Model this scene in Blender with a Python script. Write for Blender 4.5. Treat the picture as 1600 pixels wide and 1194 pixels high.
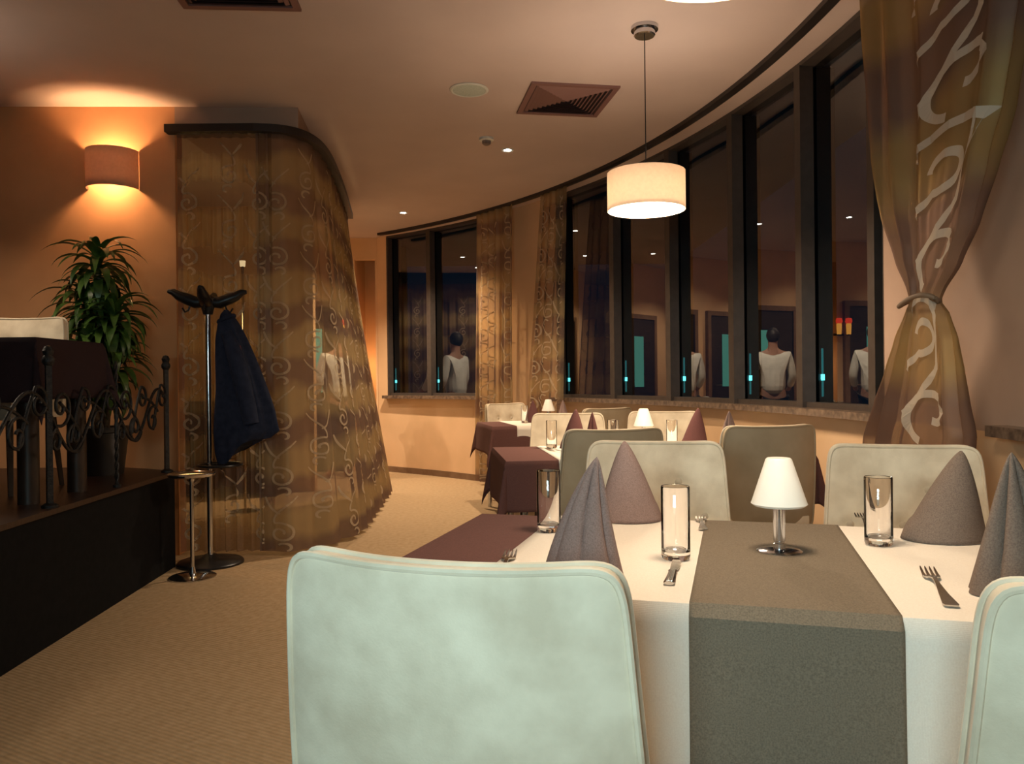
import bpy, bmesh, math, random
from mathutils import Vector, Matrix
PI = math.pi
random.seed(7)
SC = bpy.context.scene
COL = SC.collection
for o in list(bpy.data.objects): bpy.data.objects.remove(o)

# ------------------------------------------------------------------ camera
FOC, CAMH, PITCH, ROLL = 1230.0, 1.13, 3/1230.0, 0.0105
_F = Vector((0, math.cos(PITCH), -math.sin(PITCH)))
_R0 = Vector((1, 0, 0)); _U0 = Vector((0, math.sin(PITCH), math.cos(PITCH)))
_R = _R0*math.cos(ROLL) - _U0*math.sin(ROLL)
_U = _R0*math.sin(ROLL) + _U0*math.cos(ROLL)
cam_d = bpy.data.cameras.new('camera'); cam = bpy.data.objects.new('camera', cam_d); COL.objects.link(cam)
cam.matrix_world = Matrix(((_R.x, _U.x, -_F.x, 0), (_R.y, _U.y, -_F.y, 0), (_R.z, _U.z, -_F.z, CAMH), (0, 0, 0, 1)))
cam_d.sensor_width = 36; cam_d.lens = FOC/1600*36; cam_d.clip_start = .03
SC.camera = cam

def ray(px, py):
    return _F + _R*((px-800)/FOC) + _U*((597-py)/FOC)
def at(px, py, z):                      # point of the photograph at a known height
    d = ray(px, py); t = (z-CAMH)/d.z
    return Vector((0, 0, CAMH)) + d*t
CX, CY = -6.18, 3.42                    # centre of the curved window front
def cyl(px, py, R):                     # point of the photograph on the round wall of radius R: (theta, z)
    d = ray(px, py); a = d.x**2+d.y**2; b = -(d.x*CX+d.y*CY); c = CX*CX+CY*CY-R*R
    t = (-b+math.sqrt(b*b-a*c))/a
    return math.atan2(d.y*t-CY, d.x*t-CX), CAMH+d.z*t
def arc(R, th, z=0): return Vector((CX+R*math.cos(th), CY+R*math.sin(th), z))

# ------------------------------------------------------------------ world and exposure
w = bpy.data.worlds.new('night'); SC.world = w; w.use_nodes = True
w.node_tree.nodes['Background'].inputs[0].default_value = (.006, .020, .040, 1)
w.node_tree.nodes['Background'].inputs[1].default_value = .5
SC.view_settings.view_transform = 'Standard'; SC.view_settings.look = 'None'
SC.view_settings.gamma = 1; SC.view_settings.use_curve_mapping = False
SC.view_settings.exposure = 0.0

def lamp(name, kind, loc, power, color, parent=None, **kw):
    d = bpy.data.lights.new(name, kind); d.energy = power; d.color = color
    for k, v in kw.items():
        if k != 'rot': setattr(d, k, v)
    o = bpy.data.objects.new(name, d); COL.objects.link(o); o.location = loc
    if 'rot' in kw: o.rotation_euler = kw['rot']
    if parent: o.parent = parent
    return o

WARM = (1, .62, .30); SOFT = (1, .76, .52); COOL = (.66, .94, 1.0)
# cool light from behind the camera, source unseen; the counter around it is added
lamp('cool_rear_light', 'AREA', (-.50, -.80, 1.30), 19, COOL, shape='RECTANGLE', size=.8, size_y=.5, rot=(math.radians(84), 0, math.radians(-18)), spread=math.radians(110))

# ------------------------------------------------------------------ materials
def mat(name, col, rough=.6, metal=0, spec=.5, **kw):
    m = bpy.data.materials.new(name); m.use_nodes = True
    b = m.node_tree.nodes['Principled BSDF']
    b.inputs['Base Color'].default_value = (*col, 1); b.inputs['Roughness'].default_value = rough
    b.inputs['Metallic'].default_value = metal; b.inputs['Specular IOR Level'].default_value = spec
    for k, v in kw.items(): b.inputs[k.replace('_', ' ')].default_value = v
    return m
def nd(m, t, **kw):
    n = m.node_tree.nodes.new(t)
    for k, v in kw.items(): setattr(n, k, v)
    return n
def lk(m, a, b): m.node_tree.links.new(a, b)
def noisy(name, c1, c2, scale=8, rough=.7, bump=0, bscale=None, stretch=(1, 1, 1), metal=0, spec=.4, detail=4, lo=.35, hi=.65, bdist=.01, **kw):
    m = mat(name, c1, rough, metal, spec, **kw); b = m.node_tree.nodes['Principled BSDF']
    tc = nd(m, 'ShaderNodeTexCoord'); mp = nd(m, 'ShaderNodeMapping'); mp.inputs['Scale'].default_value = stretch
    n = nd(m, 'ShaderNodeTexNoise'); n.inputs['Scale'].default_value = scale; n.inputs['Detail'].default_value = detail
    r = nd(m, 'ShaderNodeValToRGB'); r.color_ramp.elements[0].position = lo; r.color_ramp.elements[1].position = hi
    r.color_ramp.elements[0].color = (*c1, 1); r.color_ramp.elements[1].color = (*c2, 1)
    lk(m, tc.outputs['Object'], mp.inputs[0]); lk(m, mp.outputs[0], n.inputs[0]); lk(m, n.outputs[0], r.inputs[0]); lk(m, r.outputs[0], b.inputs['Base Color'])
    if bump:
        n2 = nd(m, 'ShaderNodeTexNoise'); n2.inputs['Scale'].default_value = bscale or scale*4; n2.inputs['Detail'].default_value = 3
        bp = nd(m, 'ShaderNodeBump'); bp.inputs['Strength'].default_value = bump; bp.inputs['Distance'].default_value = bdist
        lk(m, mp.outputs[0], n2.inputs[0]); lk(m, n2.outputs[0], bp.inputs['Height']); lk(m, bp.outputs[0], b.inputs['Normal'])
    return m
def emis(name, col, s):
    m = mat(name, (0, 0, 0)); b = m.node_tree.nodes['Principled BSDF']
    b.inputs['Emission Color'].default_value = (*col, 1); b.inputs['Emission Strength'].default_value = s
    return m

M = {}
M['wall'] = noisy('orange wall plaster', (.66, .44, .25), (.72, .48, .28), 3, .85, .15, 180, bdist=.002)
M['wallsconce'] = noisy('sconce-tinted wall plaster', (.62, .31, .14), (.68, .35, .165), 3, .85, .15, 180, bdist=.002)  # redder copy of the wall, with the sconce's orange light painted in
M['walldark'] = noisy('darkened wall plaster', (.40, .27, .20), (.45, .31, .23), 3, .85, .15, 180, bdist=.002)  # darker copy of the wall: dimmer light on the near pier painted in
M['ceil'] = noisy('ceiling paint', (.54, .43, .385), (.58, .465, .415), 2, .9)
M['trim'] = noisy('brown skirting', (.16, .09, .05), (.20, .12, .07), 12, .5)
M['sill'] = noisy('brown marble', (.09, .06, .045), (.21, .145, .10), 26, .22, detail=8)
M['post'] = noisy('brown window frame', (.050, .038, .032), (.062, .048, .040), 20, .42)
M['dark'] = mat('black metal', (.012, .012, .014), .35, .4)
M['iron'] = noisy('wrought iron', (.012, .012, .014), (.03, .028, .026), 60, .45, .3, 160, metal=.5)
M['rail'] = mat('dark rail', (.018, .012, .010), .45)
M['chrome'] = mat('chrome', (.60, .61, .64), .14, 1)
M['steel'] = mat('cutlery steel', (.55, .52, .48), .2, 1)
M['fin'] = mat('outer glass frame', (.02, .03, .035), .28, .9)
M['stage'] = noisy('stage black panel', (.0035, .004, .0045), (.006, .006, .007), 30, .8, spec=.12)
M['stagetop'] = noisy('stage dark timber', (.022, .011, .008), (.038, .018, .012), 5, .38, .1, 40, stretch=(1, 8, 1))
M['cream'] = noisy('cream velvet', (.62, .52, .38), (.82, .72, .55), 9, .75, .25, 260, bdist=.0015, spec=.2, detail=7, Sheen_Weight=.25, Sheen_Roughness=.4)
M['taupechair'] = noisy('taupe back fabric', (.36, .29, .19), (.42, .34, .23), 8, .85, .3, 500, bdist=.001, spec=.2)
M['btn'] = mat('button velvet', (.50, .42, .31), .7)
M['leg'] = noisy('dark chair wood', (.02, .014, .01), (.035, .02, .014), 20, .4)
def weave(name, c1, c2, s=420):
    m = noisy(name, c1, c2, 380, .85, spec=.15, detail=3, lo=.3, hi=.7); b = m.node_tree.nodes['Principled BSDF']
    tc = nd(m, 'ShaderNodeTexCoord'); w1 = nd(m, 'ShaderNodeTexWave'); w2 = nd(m, 'ShaderNodeTexWave'); w2.bands_direction = 'Y'
    for x in (w1, w2): x.inputs['Scale'].default_value = s/2; x.inputs['Distortion'].default_value = 1.5; lk(m, tc.outputs['Object'], x.inputs[0])
    a = nd(m, 'ShaderNodeMath', operation='ADD'); lk(m, w1.outputs['Fac'], a.inputs[0]); lk(m, w2.outputs['Fac'], a.inputs[1])
    bp = nd(m, 'ShaderNodeBump'); bp.inputs['Strength'].default_value = .25; bp.inputs['Distance'].default_value = .0008
    lk(m, a.outputs[0], bp.inputs['Height']); lk(m, bp.outputs[0], b.inputs['Normal'])
    return m
M['brown'] = weave('brown linen', (.105, .048, .042), (.145, .066, .056))
M['taupe'] = weave('taupe linen', (.14, .112, .08), (.215, .17, .122))
M['creamcloth'] = weave('cream linen', (.78, .70, .60), (.84, .77, .67))
M['shadecloth'] = weave('shade-darkened brown linen', (.022, .012, .014), (.034, .018, .02))  # brown linen darkened for the unlit stage table; shade put into the colour
M['napkin'] = weave('grey brown linen', (.20, .135, .118), (.30, .205, .18))
M['napbrown'] = weave('dark brown linen', (.10, .042, .040), (.14, .06, .055))
M['napgrey'] = weave('grey linen', (.14, .10, .08), (.22, .165, .13))
M['pot'] = mat('dark pot', (.018, .014, .012), .4)
M['soil'] = noisy('soil', (.02, .012, .008), (.04, .025, .015), 60, .95, .5, 80)
M['leaf'] = noisy('dracaena leaf', (.028, .07, .014), (.075, .15, .025), 14, .38, spec=.5)
M['bark'] = noisy('dracaena bark', (.09, .06, .035), (.14, .10, .06), 30, .85, .4, 60)
M['coat'] = noisy('navy coat cloth', (.010, .014, .030), (.016, .021, .042), 30, .9, .3, 200, spec=.15, bdist=.002)
M['coatlining'] = mat('burgundy lining', (.08, .012, .02), .7)
M['white'] = mat('white plastic', (.62, .62, .55), .5)
M['ventwood'] = mat('vent red brown', (.20, .095, .08), .6)
M['ventdark'] = mat('vent void', (.03, .016, .016), .8)
M['opal'] = mat('opal glass shade', (.90, .86, .78), .3, Transmission_Weight=.0, Subsurface_Weight=.5)
M['opal'].node_tree.nodes['Principled BSDF'].inputs['Subsurface Radius'].default_value = (.05, .05, .05)
M['edge'] = emis('painted teal glint streak', (.10, .55, .50), .6)  # glowing streak standing in for teal reflections on the window fins
M['glintdot'] = emis('painted teal glint dot', (.25, 1, .9), 6)  # bright spot of the same painted reflection
M['diff'] = emis('lit lamp diffuser', (1, .88, .72), 9)
M['led'] = emis('lit downlight lens', (1, .93, .8), 60)
M['shirt'] = noisy('white shirt cotton', (.65, .68, .66), (.75, .78, .76), 9, .8)
M['trousers'] = mat('black trousers', (.01, .01, .012), .8)
M['skin'] = mat('skin', (.42, .24, .17), .55)
M['hair'] = mat('dark hair', (.02, .014, .01), .6)
M['door'] = noisy('dark door timber', (.025, .015, .010), (.04, .024, .016), 6, .45, stretch=(1, 1, 6))
M['greenpanel'] = emis('lit green glass door panel', (.25, .9, .65), .8)

def sheer(name, trans, gold=(.42, .31, .17), brown=(.22, .15, .12), period=2.7, ph=0.0, op=.5):
    m = bpy.data.materials.new(name); m.use_nodes = True; nt = m.node_tree; nt.nodes.clear()
    out = nd(m, 'ShaderNodeOutputMaterial'); tc = nd(m, 'ShaderNodeTexCoord'); sep = nd(m, 'ShaderNodeSeparateXYZ')
    lk(m, tc.outputs['Object'], sep.inputs[0])
    n = nd(m, 'ShaderNodeTexNoise'); n.inputs['Scale'].default_value = 2.2; n.inputs['Detail'].default_value = 3; lk(m, tc.outputs['Object'], n.inputs[0])
    a = nd(m, 'ShaderNodeMath', operation='MULTIPLY_ADD'); a.inputs[1].default_value = .35; lk(m, n.outputs[0], a.inputs[0]); lk(m, sep.outputs['Z'], a.inputs[2])
    s = nd(m, 'ShaderNodeMath', operation='MULTIPLY_ADD'); s.inputs[1].default_value = 2*PI*period; s.inputs[2].default_value = ph; lk(m, a.outputs[0], s.inputs[0])
    si = nd(m, 'ShaderNodeMath', operation='SINE'); lk(m, s.outputs[0], si.inputs[0])
    h = nd(m, 'ShaderNodeMath', operation='MULTIPLY_ADD'); h.inputs[1].default_value = .5; h.inputs[2].default_value = .5; lk(m, si.outputs[0], h.inputs[0])
    r = nd(m, 'ShaderNodeValToRGB'); r.color_ramp.elements[0].position = .2; r.color_ramp.elements[1].position = .8
    r.color_ramp.elements[0].color = (*brown, 1); r.color_ramp.elements[1].color = (*gold, 1); lk(m, h.outputs[0], r.inputs[0])
    df = nd(m, 'ShaderNodeBsdfDiffuse'); tl = nd(m, 'ShaderNodeBsdfTranslucent'); gl = nd(m, 'ShaderNodeBsdfGlossy'); tr = nd(m, 'ShaderNodeBsdfTransparent')
    gl.inputs['Roughness'].default_value = .45
    for x in (df, tl, gl): lk(m, r.outputs[0], x.inputs['Color'])
    tr.inputs['Color'].default_value = (.95, .85, .68, 1)
    m1 = nd(m, 'ShaderNodeMixShader'); m1.inputs[0].default_value = .45; lk(m, df.outputs[0], m1.inputs[1]); lk(m, tl.outputs[0], m1.inputs[2])
    m2 = nd(m, 'ShaderNodeMixShader'); m2.inputs[0].default_value = .15; lk(m, m1.outputs[0], m2.inputs[1]); lk(m, gl.outputs[0], m2.inputs[2])
    m3 = nd(m, 'ShaderNodeMixShader'); m3.inputs[0].default_value = op; lk(m, tr.outputs[0], m3.inputs[1]); lk(m, m2.outputs[0], m3.inputs[2])
    lk(m, m3.outputs[0], out.inputs[0])
    return m
M['sheer'] = sheer('gold and brown sheer voile', .5, op=.56)
M['sheer2'] = sheer('gold and brown sheer voile far', .5, period=2.6, ph=1.2, op=.74)
M['sheer3'] = sheer('gold and brown sheer voile near', .5, gold=(.42, .29, .13), brown=(.23, .15, .12), period=1.5, ph=.4, op=.80)
def thread(name, c):
    m = bpy.data.materials.new(name); m.use_nodes = True; m.node_tree.nodes.clear()
    out = nd(m, 'ShaderNodeOutputMaterial'); df = nd(m, 'ShaderNodeBsdfDiffuse'); tl = nd(m, 'ShaderNodeBsdfTranslucent'); df.inputs[0].default_value = (*c, 1); tl.inputs[0].default_value = (*c, 1)
    mx = nd(m, 'ShaderNodeMixShader'); mx.inputs[0].default_value = .35; lk(m, df.outputs[0], mx.inputs[1]); lk(m, tl.outputs[0], mx.inputs[2])
    tr = nd(m, 'ShaderNodeBsdfTransparent'); m3 = nd(m, 'ShaderNodeMixShader'); m3.inputs[0].default_value = .75; lk(m, tr.outputs[0], m3.inputs[1]); lk(m, mx.outputs[0], m3.inputs[2]); lk(m, m3.outputs[0], out.inputs[0])
    return m
M['thread'] = thread('pale satin thread', (.56, .44, .30))
M['thread3'] = thread('pale satin thread near', (.78, .70, .58))

def glassy(name, tint=(.9, .95, .95), base=.06, rough=0.0):
    m = bpy.data.materials.new(name); m.use_nodes = True; m.node_tree.nodes.clear()
    out = nd(m, 'ShaderNodeOutputMaterial'); fr = nd(m, 'ShaderNodeFresnel'); fr.inputs[0].default_value = 1.5
    ad = nd(m, 'ShaderNodeMath', operation='ADD'); ad.inputs[1].default_value = base; ad.use_clamp = True; lk(m, fr.outputs[0], ad.inputs[0])
    tr = nd(m, 'ShaderNodeBsdfTransparent'); tr.inputs[0].default_value = (*tint, 1); gl = nd(m, 'ShaderNodeBsdfGlossy'); gl.inputs['Roughness'].default_value = rough
    mx = nd(m, 'ShaderNodeMixShader'); lk(m, ad.outputs[0], mx.inputs[0]); lk(m, tr.outputs[0], mx.inputs[1]); lk(m, gl.outputs[0], mx.inputs[2]); lk(m, mx.outputs[0], out.inputs[0])
    return m
M['pane'] = glassy('dark tinted window glass', (.22, .38, .44), .12)
M['tumbler'] = mat('clear drinking glass', (1, 1, 1), .0, Transmission_Weight=1.0, IOR=1.45)
def shade(name, col, tr):
    m = noisy(name, col, tuple(c*1.12 for c in col), 60, .8, detail=6)
    nt = m.node_tree; out = nt.nodes['Material Output']; b = nt.nodes['Principled BSDF']
    tl = nd(m, 'ShaderNodeBsdfTranslucent'); tl.inputs[0].default_value = (*col, 1)
    mx = nd(m, 'ShaderNodeMixShader'); mx.inputs[0].default_value = tr
    lk(m, b.outputs[0], mx.inputs[1]); lk(m, tl.outputs[0], mx.inputs[2]); lk(m, mx.outputs[0], out.inputs[0])
    return m
M['drum'] = shade('beige speckled drum fabric', (.66, .57, .48), .38)
M['sconce'] = shade('taupe sconce fabric', (.46, .31, .23), .22)

# carpet: fine diagonal ribs
m = noisy('ribbed beige carpet', (.36, .25, .14), (.43, .305, .18), 30, .95, spec=.1, detail=5)
b = m.node_tree.nodes['Principled BSDF']; tc = nd(m, 'ShaderNodeTexCoord'); mp = nd(m, 'ShaderNodeMapping'); mp.inputs['Rotation'].default_value = (0, 0, .5)
wv = nd(m, 'ShaderNodeTexWave'); wv.bands_direction = 'Y'; wv.inputs['Scale'].default_value = 17; wv.inputs['Distortion'].default_value = 1.0; wv.inputs['Detail'].default_value = 3; wv.inputs['Detail Scale'].default_value = 6
lk(m, tc.outputs['Object'], mp.inputs[0]); lk(m, mp.outputs[0], wv.inputs[0])
rr = [n for n in m.node_tree.nodes if n.type == 'VALTORGB'][0]
mxx = nd(m, 'ShaderNodeMix', data_type='RGBA', blend_type='MULTIPLY'); mxx.inputs[0].default_value = .16
lk(m, rr.outputs[0], mxx.inputs[6]); lk(m, wv.outputs['Color'], mxx.inputs[7]); lk(m, mxx.outputs[2], b.inputs['Base Color'])
bp = nd(m, 'ShaderNodeBump'); bp.inputs['Strength'].default_value = .5; bp.inputs['Distance'].default_value = .004; lk(m, wv.outputs['Fac'], bp.inputs['Height']); lk(m, bp.outputs[0], b.inputs['Normal'])
M['carpet'] = m

# ------------------------------------------------------------------ helpers
def obj(name, bm, material, parent=None, smooth=True, kind=None, loc=None, recalc=True):
    me = bpy.data.meshes.new(name)
    if recalc: bmesh.ops.recalc_face_normals(bm, faces=bm.faces)
    bm.to_mesh(me); bm.free()
    o = bpy.data.objects.new(name, me); COL.objects.link(o)
    mats = material if isinstance(material, (list, tuple)) else [material]
    for x in mats: me.materials.append(x)
    if smooth:
        for p_ in me.polygons: p_.use_smooth = True
        try: me.set_sharp_from_angle(angle=math.radians(40))
        except Exception: pass
    if parent: o.parent = parent
    if kind: o['kind'] = kind
    if loc is not None: o.location = loc
    return o
def tag(o, label, cat, group=None):
    o['label'] = label; o['category'] = cat
    if group: o['group'] = group
    return o
def thing(name, label, cat, loc=(0, 0, 0), rz=0, group=None):
    o = bpy.data.objects.new(name, None); COL.objects.link(o); o.empty_display_size = .1
    o.location = loc; o.rotation_euler = (0, 0, rz); return tag(o, label, cat, group)
def struct(name, bm, m, parent=None, smooth=False): return obj(name, bm, m, parent, smooth, None if parent else 'structure')
def dup(root, loc, rz, label, group=None, scale=None):
    r = root.copy(); COL.objects.link(r); r.location = loc; r.rotation_euler = (0, 0, rz); r['label'] = label
    if group: r['group'] = group
    if scale: r.scale = scale
    for ch in list(root.children):
        c = ch.copy(); COL.objects.link(c); c.parent = r
        for g in list(ch.children):
            d = g.copy(); COL.objects.link(d); d.parent = c
    return r
def NB(): return bmesh.new()
def box(bm, x0, x1, y0, y1, z0, z1, mtx=None):
    vs = [bm.verts.new(p_) for p_ in ((x0, y0, z0), (x1, y0, z0), (x1, y1, z0), (x0, y1, z0), (x0, y0, z1), (x1, y0, z1), (x1, y1, z1), (x0, y1, z1))]
    if mtx is not None:
        for v in vs: v.co = mtx @ v.co
    for f in ((3, 2, 1, 0), (4, 5, 6, 7), (0, 1, 5, 4), (1, 2, 6, 5), (2, 3, 7, 6), (3, 0, 4, 7)): bm.faces.new([vs[i] for i in f])
    return bm
def bev(bm, r, seg=2):
    bmesh.ops.bevel(bm, geom=[e for e in bm.edges if len(e.link_faces) == 2 and e.calc_face_angle(0) > .5], offset=r, segments=seg, profile=.5, affect='EDGES'); return bm
def prism(bm, pts, z0, z1):
    a = [bm.verts.new((p_[0], p_[1], z0)) for p_ in pts]; b_ = [bm.verts.new((p_[0], p_[1], z1)) for p_ in pts]; n = len(pts)
    bm.faces.new(a[::-1]); bm.faces.new(b_)
    for i in range(n): bm.faces.new((a[i], a[(i+1) % n], b_[(i+1) % n], b_[i]))
    return bm
def lathe(bm, prof, n=40, c=(0, 0, 0), closed=False):
    rings = []
    for r, z in prof:
        if r < 1e-6: rings.append([bm.verts.new((c[0], c[1], c[2]+z))])
        else: rings.append([bm.verts.new((c[0]+r*math.cos(2*PI*i/n), c[1]+r*math.sin(2*PI*i/n), c[2]+z)) for i in range(n)])
    if closed: rings.append(rings[0])
    for A, B in zip(rings, rings[1:]):
        for i in range(n):
            j = (i+1) % n
            if len(A) == 1 and len(B) == 1: break
            if len(A) == 1: bm.faces.new((A[0], B[i], B[j]))
            elif len(B) == 1: bm.faces.new((A[i], A[j], B[0]))
            else: bm.faces.new((A[i], A[j], B[j], B[i]))
    return bm
def tube(bm, pts, r, n=10, closed=False, cap=True, flat=None):
    pts = [Vector(p_) for p_ in pts]; rad = r if isinstance(r, (list, tuple)) else [r]*len(pts)
    rings = []; prev = None; L = len(pts)
    for i, p_ in enumerate(pts):
        if closed: t = pts[(i+1) % L]-pts[i-1]
        else: t = pts[min(i+1, L-1)]-pts[max(i-1, 0)]
        if t.length < 1e-9: t = Vector((0, 0, 1))
        t.normalize()
        if prev is None:
            a = Vector((0, 0, 1)) if abs(t.z) < .9 else Vector((1, 0, 0)); u = t.cross(a).normalized()
        else:
            u = prev-t*prev.dot(t); u = u.normalized() if u.length > 1e-6 else prev
        prev = u; v = t.cross(u)
        rings.append([bm.verts.new(p_+(u*math.cos(2*PI*k/n)+v*math.sin(2*PI*k/n))*rad[i]) for k in range(n)])
    m_ = L if closed else L-1
    for i in range(m_):
        A, B = rings[i], rings[(i+1) % L]
        for k in range(n): bm.faces.new((A[k], A[(k+1) % n], B[(k+1) % n], B[k]))
    if cap and not closed: bm.faces.new(rings[0][::-1]); bm.faces.new(rings[-1])
    return bm
def grid(bm, fn, nu, nv, closeu=False):
    g = [[bm.verts.new(fn(i/nu, j/nv)) for j in range(nv+1)] for i in range(nu+(0 if closeu else 1))]
    for i in range(nu):
        A = g[i]; B = g[(i+1) % len(g)]
        for j in range(nv): bm.faces.new((A[j], B[j], B[j+1], A[j+1]))
    return g
def arcwall(bm, R0_, R1_, t0, t1, z0, z1, n=24):
    pr = [(R0_, z0), (R1_, z0), (R1_, z1), (R0_, z1)]
    rings = [[bm.verts.new(arc(R, t0+(t1-t0)*i/n, z)) for R, z in pr] for i in range(n+1)]
    for A, B in zip(rings, rings[1:]):
        for k in range(4): bm.faces.new((A[k], A[(k+1) % 4], B[(k+1) % 4], B[k]))
    bm.faces.new(rings[0]); bm.faces.new(rings[-1][::-1]); return bm

# ================================================================== ROOM SHELL
H = 2.95; RW, RG, RT = 7.93, 8.03, 7.74
def TH(px, py=500, R=7.95): return cyl(px, py, R)[0]
tA = TH(592)              # far end of the round wall
wl0, wl1 = TH(606), TH(750)
wr0, wr1 = TH(872), TH(1388)
w30, w31 = TH(1600)-.03, -.52
tEnd = -.95
SILL = .955
struct('floor', box(NB(), -8, 2.6, -5.2, 12.5, -.06, 0), M['carpet'])
struct('ceiling', box(NB(), -8, 2.6, -5.2, 12.5, H, H+.08), M['ceil'])
bm = NB(); arcwall(bm, RW, RW+.28, tA, tEnd, 0, SILL-.03, 90); struct('wall_window_side', bm, M['wall'], smooth=True)
for nm, a, b_ in (('wall_pier_far', tA, wl0), ('wall_pier_middle', wl1, wr0), ('wall_pier_near', wr1, w30), ('wall_pier_behind', w31, tEnd)):
    bm = NB(); arcwall(bm, RW, RW+.28, a, b_, SILL-.03, H, 14); struct(nm, bm, M['walldark'] if 'near' in nm or 'behind' in nm else M['wall'], smooth=True)
bm = NB(); arcwall(bm, RW-.012, RW, tA, tEnd, 0, .07, 90); struct('baseboard_window_side', bm, M['trim'])
# end walls
eA = arc(RW, tA)
def vwall(name, p0, p1, z0, z1, m=M['wall'], th=.12, side=1):
    d = (Vector(p1)-Vector(p0)).normalized(); n = Vector((-d.y, d.x))*th*side
    bm = NB(); prism(bm, [p0, p1, (p1[0]+n.x, p1[1]+n.y), (p0[0]+n.x, p0[1]+n.y)], z0, z1); return struct(name, bm, m)
far_y = eA.y+.02
# far wall with a lit recess beside the round front
nx0, nx1 = -1.98, -1.72
vwall('wall_far', (nx1, far_y), (eA.x+.02, far_y), 0, H)
vwall('wall_far_left', (-7.9, far_y), (nx0, far_y), 0, H)
vwall('wall_recess_head', (nx0, far_y), (nx1, far_y), 2.68, H)
vwall('wall_recess_back', (nx0-.3, far_y+.7), (nx1+.3, far_y+.7), 0, H)
vwall('wall_recess_right', (nx1+.002, far_y+.72), (nx1+.002, far_y+.12), 0, 2.8)
vwall('wall_recess_left', (nx0-.002, far_y+.12), (nx0-.002, far_y+.72), 0, 2.8)
lamp('recess_light', 'POINT', (-1.85, far_y+.35, 1.3), 5, WARM, shadow_soft_size=.06)
bm = NB(); box(bm, nx1, eA.x, far_y-.012, far_y, 0, .07); struct('baseboard_far', bm, M['trim'])
# left wall carrying the sconce, and the lowered lintel over the curtained cabin
vwall('wall_left', (-7.9, 5.0), (-2.2, 5.18), 0, H, M['wallsconce'])
vwall('wall_outer', (-7.9, -5.0), (-7.9, 12.3), 0, H, side=1)
vwall('wall_back', (-7.9, -5.0), (.6, -5.0), 0, H, side=-1)
bm = NB(); prism(bm, [(-2.2, 5.18), (-1.40, 5.22), (-1.70, 8.1), (-2.0, 8.1), (-2.2, 7.9)], 2.80, H)
struct('ceiling_bulkhead', bm, M['walldark'])
vwall('wall_cabin_back', (-5.6, 8.02), (-2.05, 8.14), 0, H)

# windows
def window(name, t0, t1, posts, bars=True, s0=None):
    fr = NB(); arcwall(fr, RW+.01, RG+.05, t0, t1, H-.025, H-.001, 20); arcwall(fr, RW+.03, RG+.05, t0, t1, SILL, SILL+.03, 20)
    for t, wd in ((t0, .03), (t1, .03)): pass
    root = struct(name, fr, M['post'])
    s0 = s0 if s0 is not None else t0+.003; bm = NB(); arcwall(bm, RW-.075, RG if s0 == t0+.003 else RW+.02, s0, t1-.003, SILL-.038, SILL, 40); s = obj('sill', bev(bm, .004, 1), M['sill'], root, False)
    ts = [t0]+posts+[t1]
    for k, t in enumerate(ts):
        hw = .034/RG if 0 < k < len(ts)-1 else .02/RG
        bm = NB(); arcwall(bm, RW+.005, RG-.012, t-hw, t+hw, SILL, H-.02, 1); obj('post', bm, M['post'], root, False)
        if bars:
            bm = NB(); arcwall(bm, RG+.012, RG+.13, t-hw*.55, t+hw*.55, SILL+.02, H-.02, 1); fo = obj('outer_fin', bm, M['fin'], root, False)
            bm = NB(); arcwall(bm, RG+.03, RG+.04, t-hw*.55-.0012, t-hw*.55-.0004, SILL+.06, SILL+.34, 1); obj('glint_streak', bm, M['edge'], fo, False)  # painted glints on the fin, not a light fitting
            bm = NB(); arcwall(bm, RG+.026, RG+.042, t-hw*.55-.0022, t-hw*.55-.0005, SILL+.155, SILL+.19, 1); obj('glint_dot', bm, M['glintdot'], fo, False)
    for a, b_ in zip(ts, ts[1:]):
        bm = NB(); A, B = arc(RG, a), arc(RG, b_); vs = [bm.verts.new((q.x, q.y, z)) for q, z in ((A, SILL), (B, SILL), (B, H-.02), (A, H-.02))]
        bm.faces.new(vs)
        bm.normal_update(); c_ = (A+B)/2
        if bm.faces[:][0].normal.dot(Vector((CX, CY, 0))-c_) < 0: bmesh.ops.reverse_faces(bm, faces=bm.faces[:])
        obj('pane', bm, M['pane'], root, False, recalc=False)
    return root
window('window_1', wl0, wl1, [TH(671)])
window('window_2', wr0, wr1, [TH(958), TH(1046), TH(1145), TH(1252), TH(1366)])
window('window_3', w30, w31, [w30-.13, w30-.26], s0=TH(1541, 665, RW-.07))

# ceiling track following the round front
bm = NB(); arcwall(bm, RT-.03, RT+.03, TH(592, 366, RT), tEnd, H-.028, H-.0005, 110); tag(obj('curtain_track', bm, M['rail']), 'long dark curved curtain track running along the ceiling above the windows', 'curtain track')

# ================================================================== CEILING FITTINGS
def ceil_at(px, py): v = at(px, py, H); return v
def downlight(px, py, label, pw):
    v = ceil_at(px, py); t = thing('downlight', label, 'light', (v.x, v.y, H), 0, 'recessed ceiling spotlights')
    bm = NB(); lathe(bm, [(.028, -.004), (.045, -.008), (.050, -.001), (.050, 0), (.028, 0)], 32, closed=True); obj('trim_ring', bm, M['white'], t)
    bm = NB(); lathe(bm, [(0, -.005), (.028, -.005)], 32); obj('lens', bm, M['led'], t)
    lamp('spot_beam', 'SPOT', (0, 0, -.02), pw, SOFT, t, spot_size=math.radians(115), spot_blend=.7, shadow_soft_size=.03)
    return t
downlight(793, 234, 'bright recessed ceiling spotlight, the nearer one beside the smoke detector', 230)
downlight(630, 332, 'bright recessed ceiling spotlight, the farther one near the far left window', 420)
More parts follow.
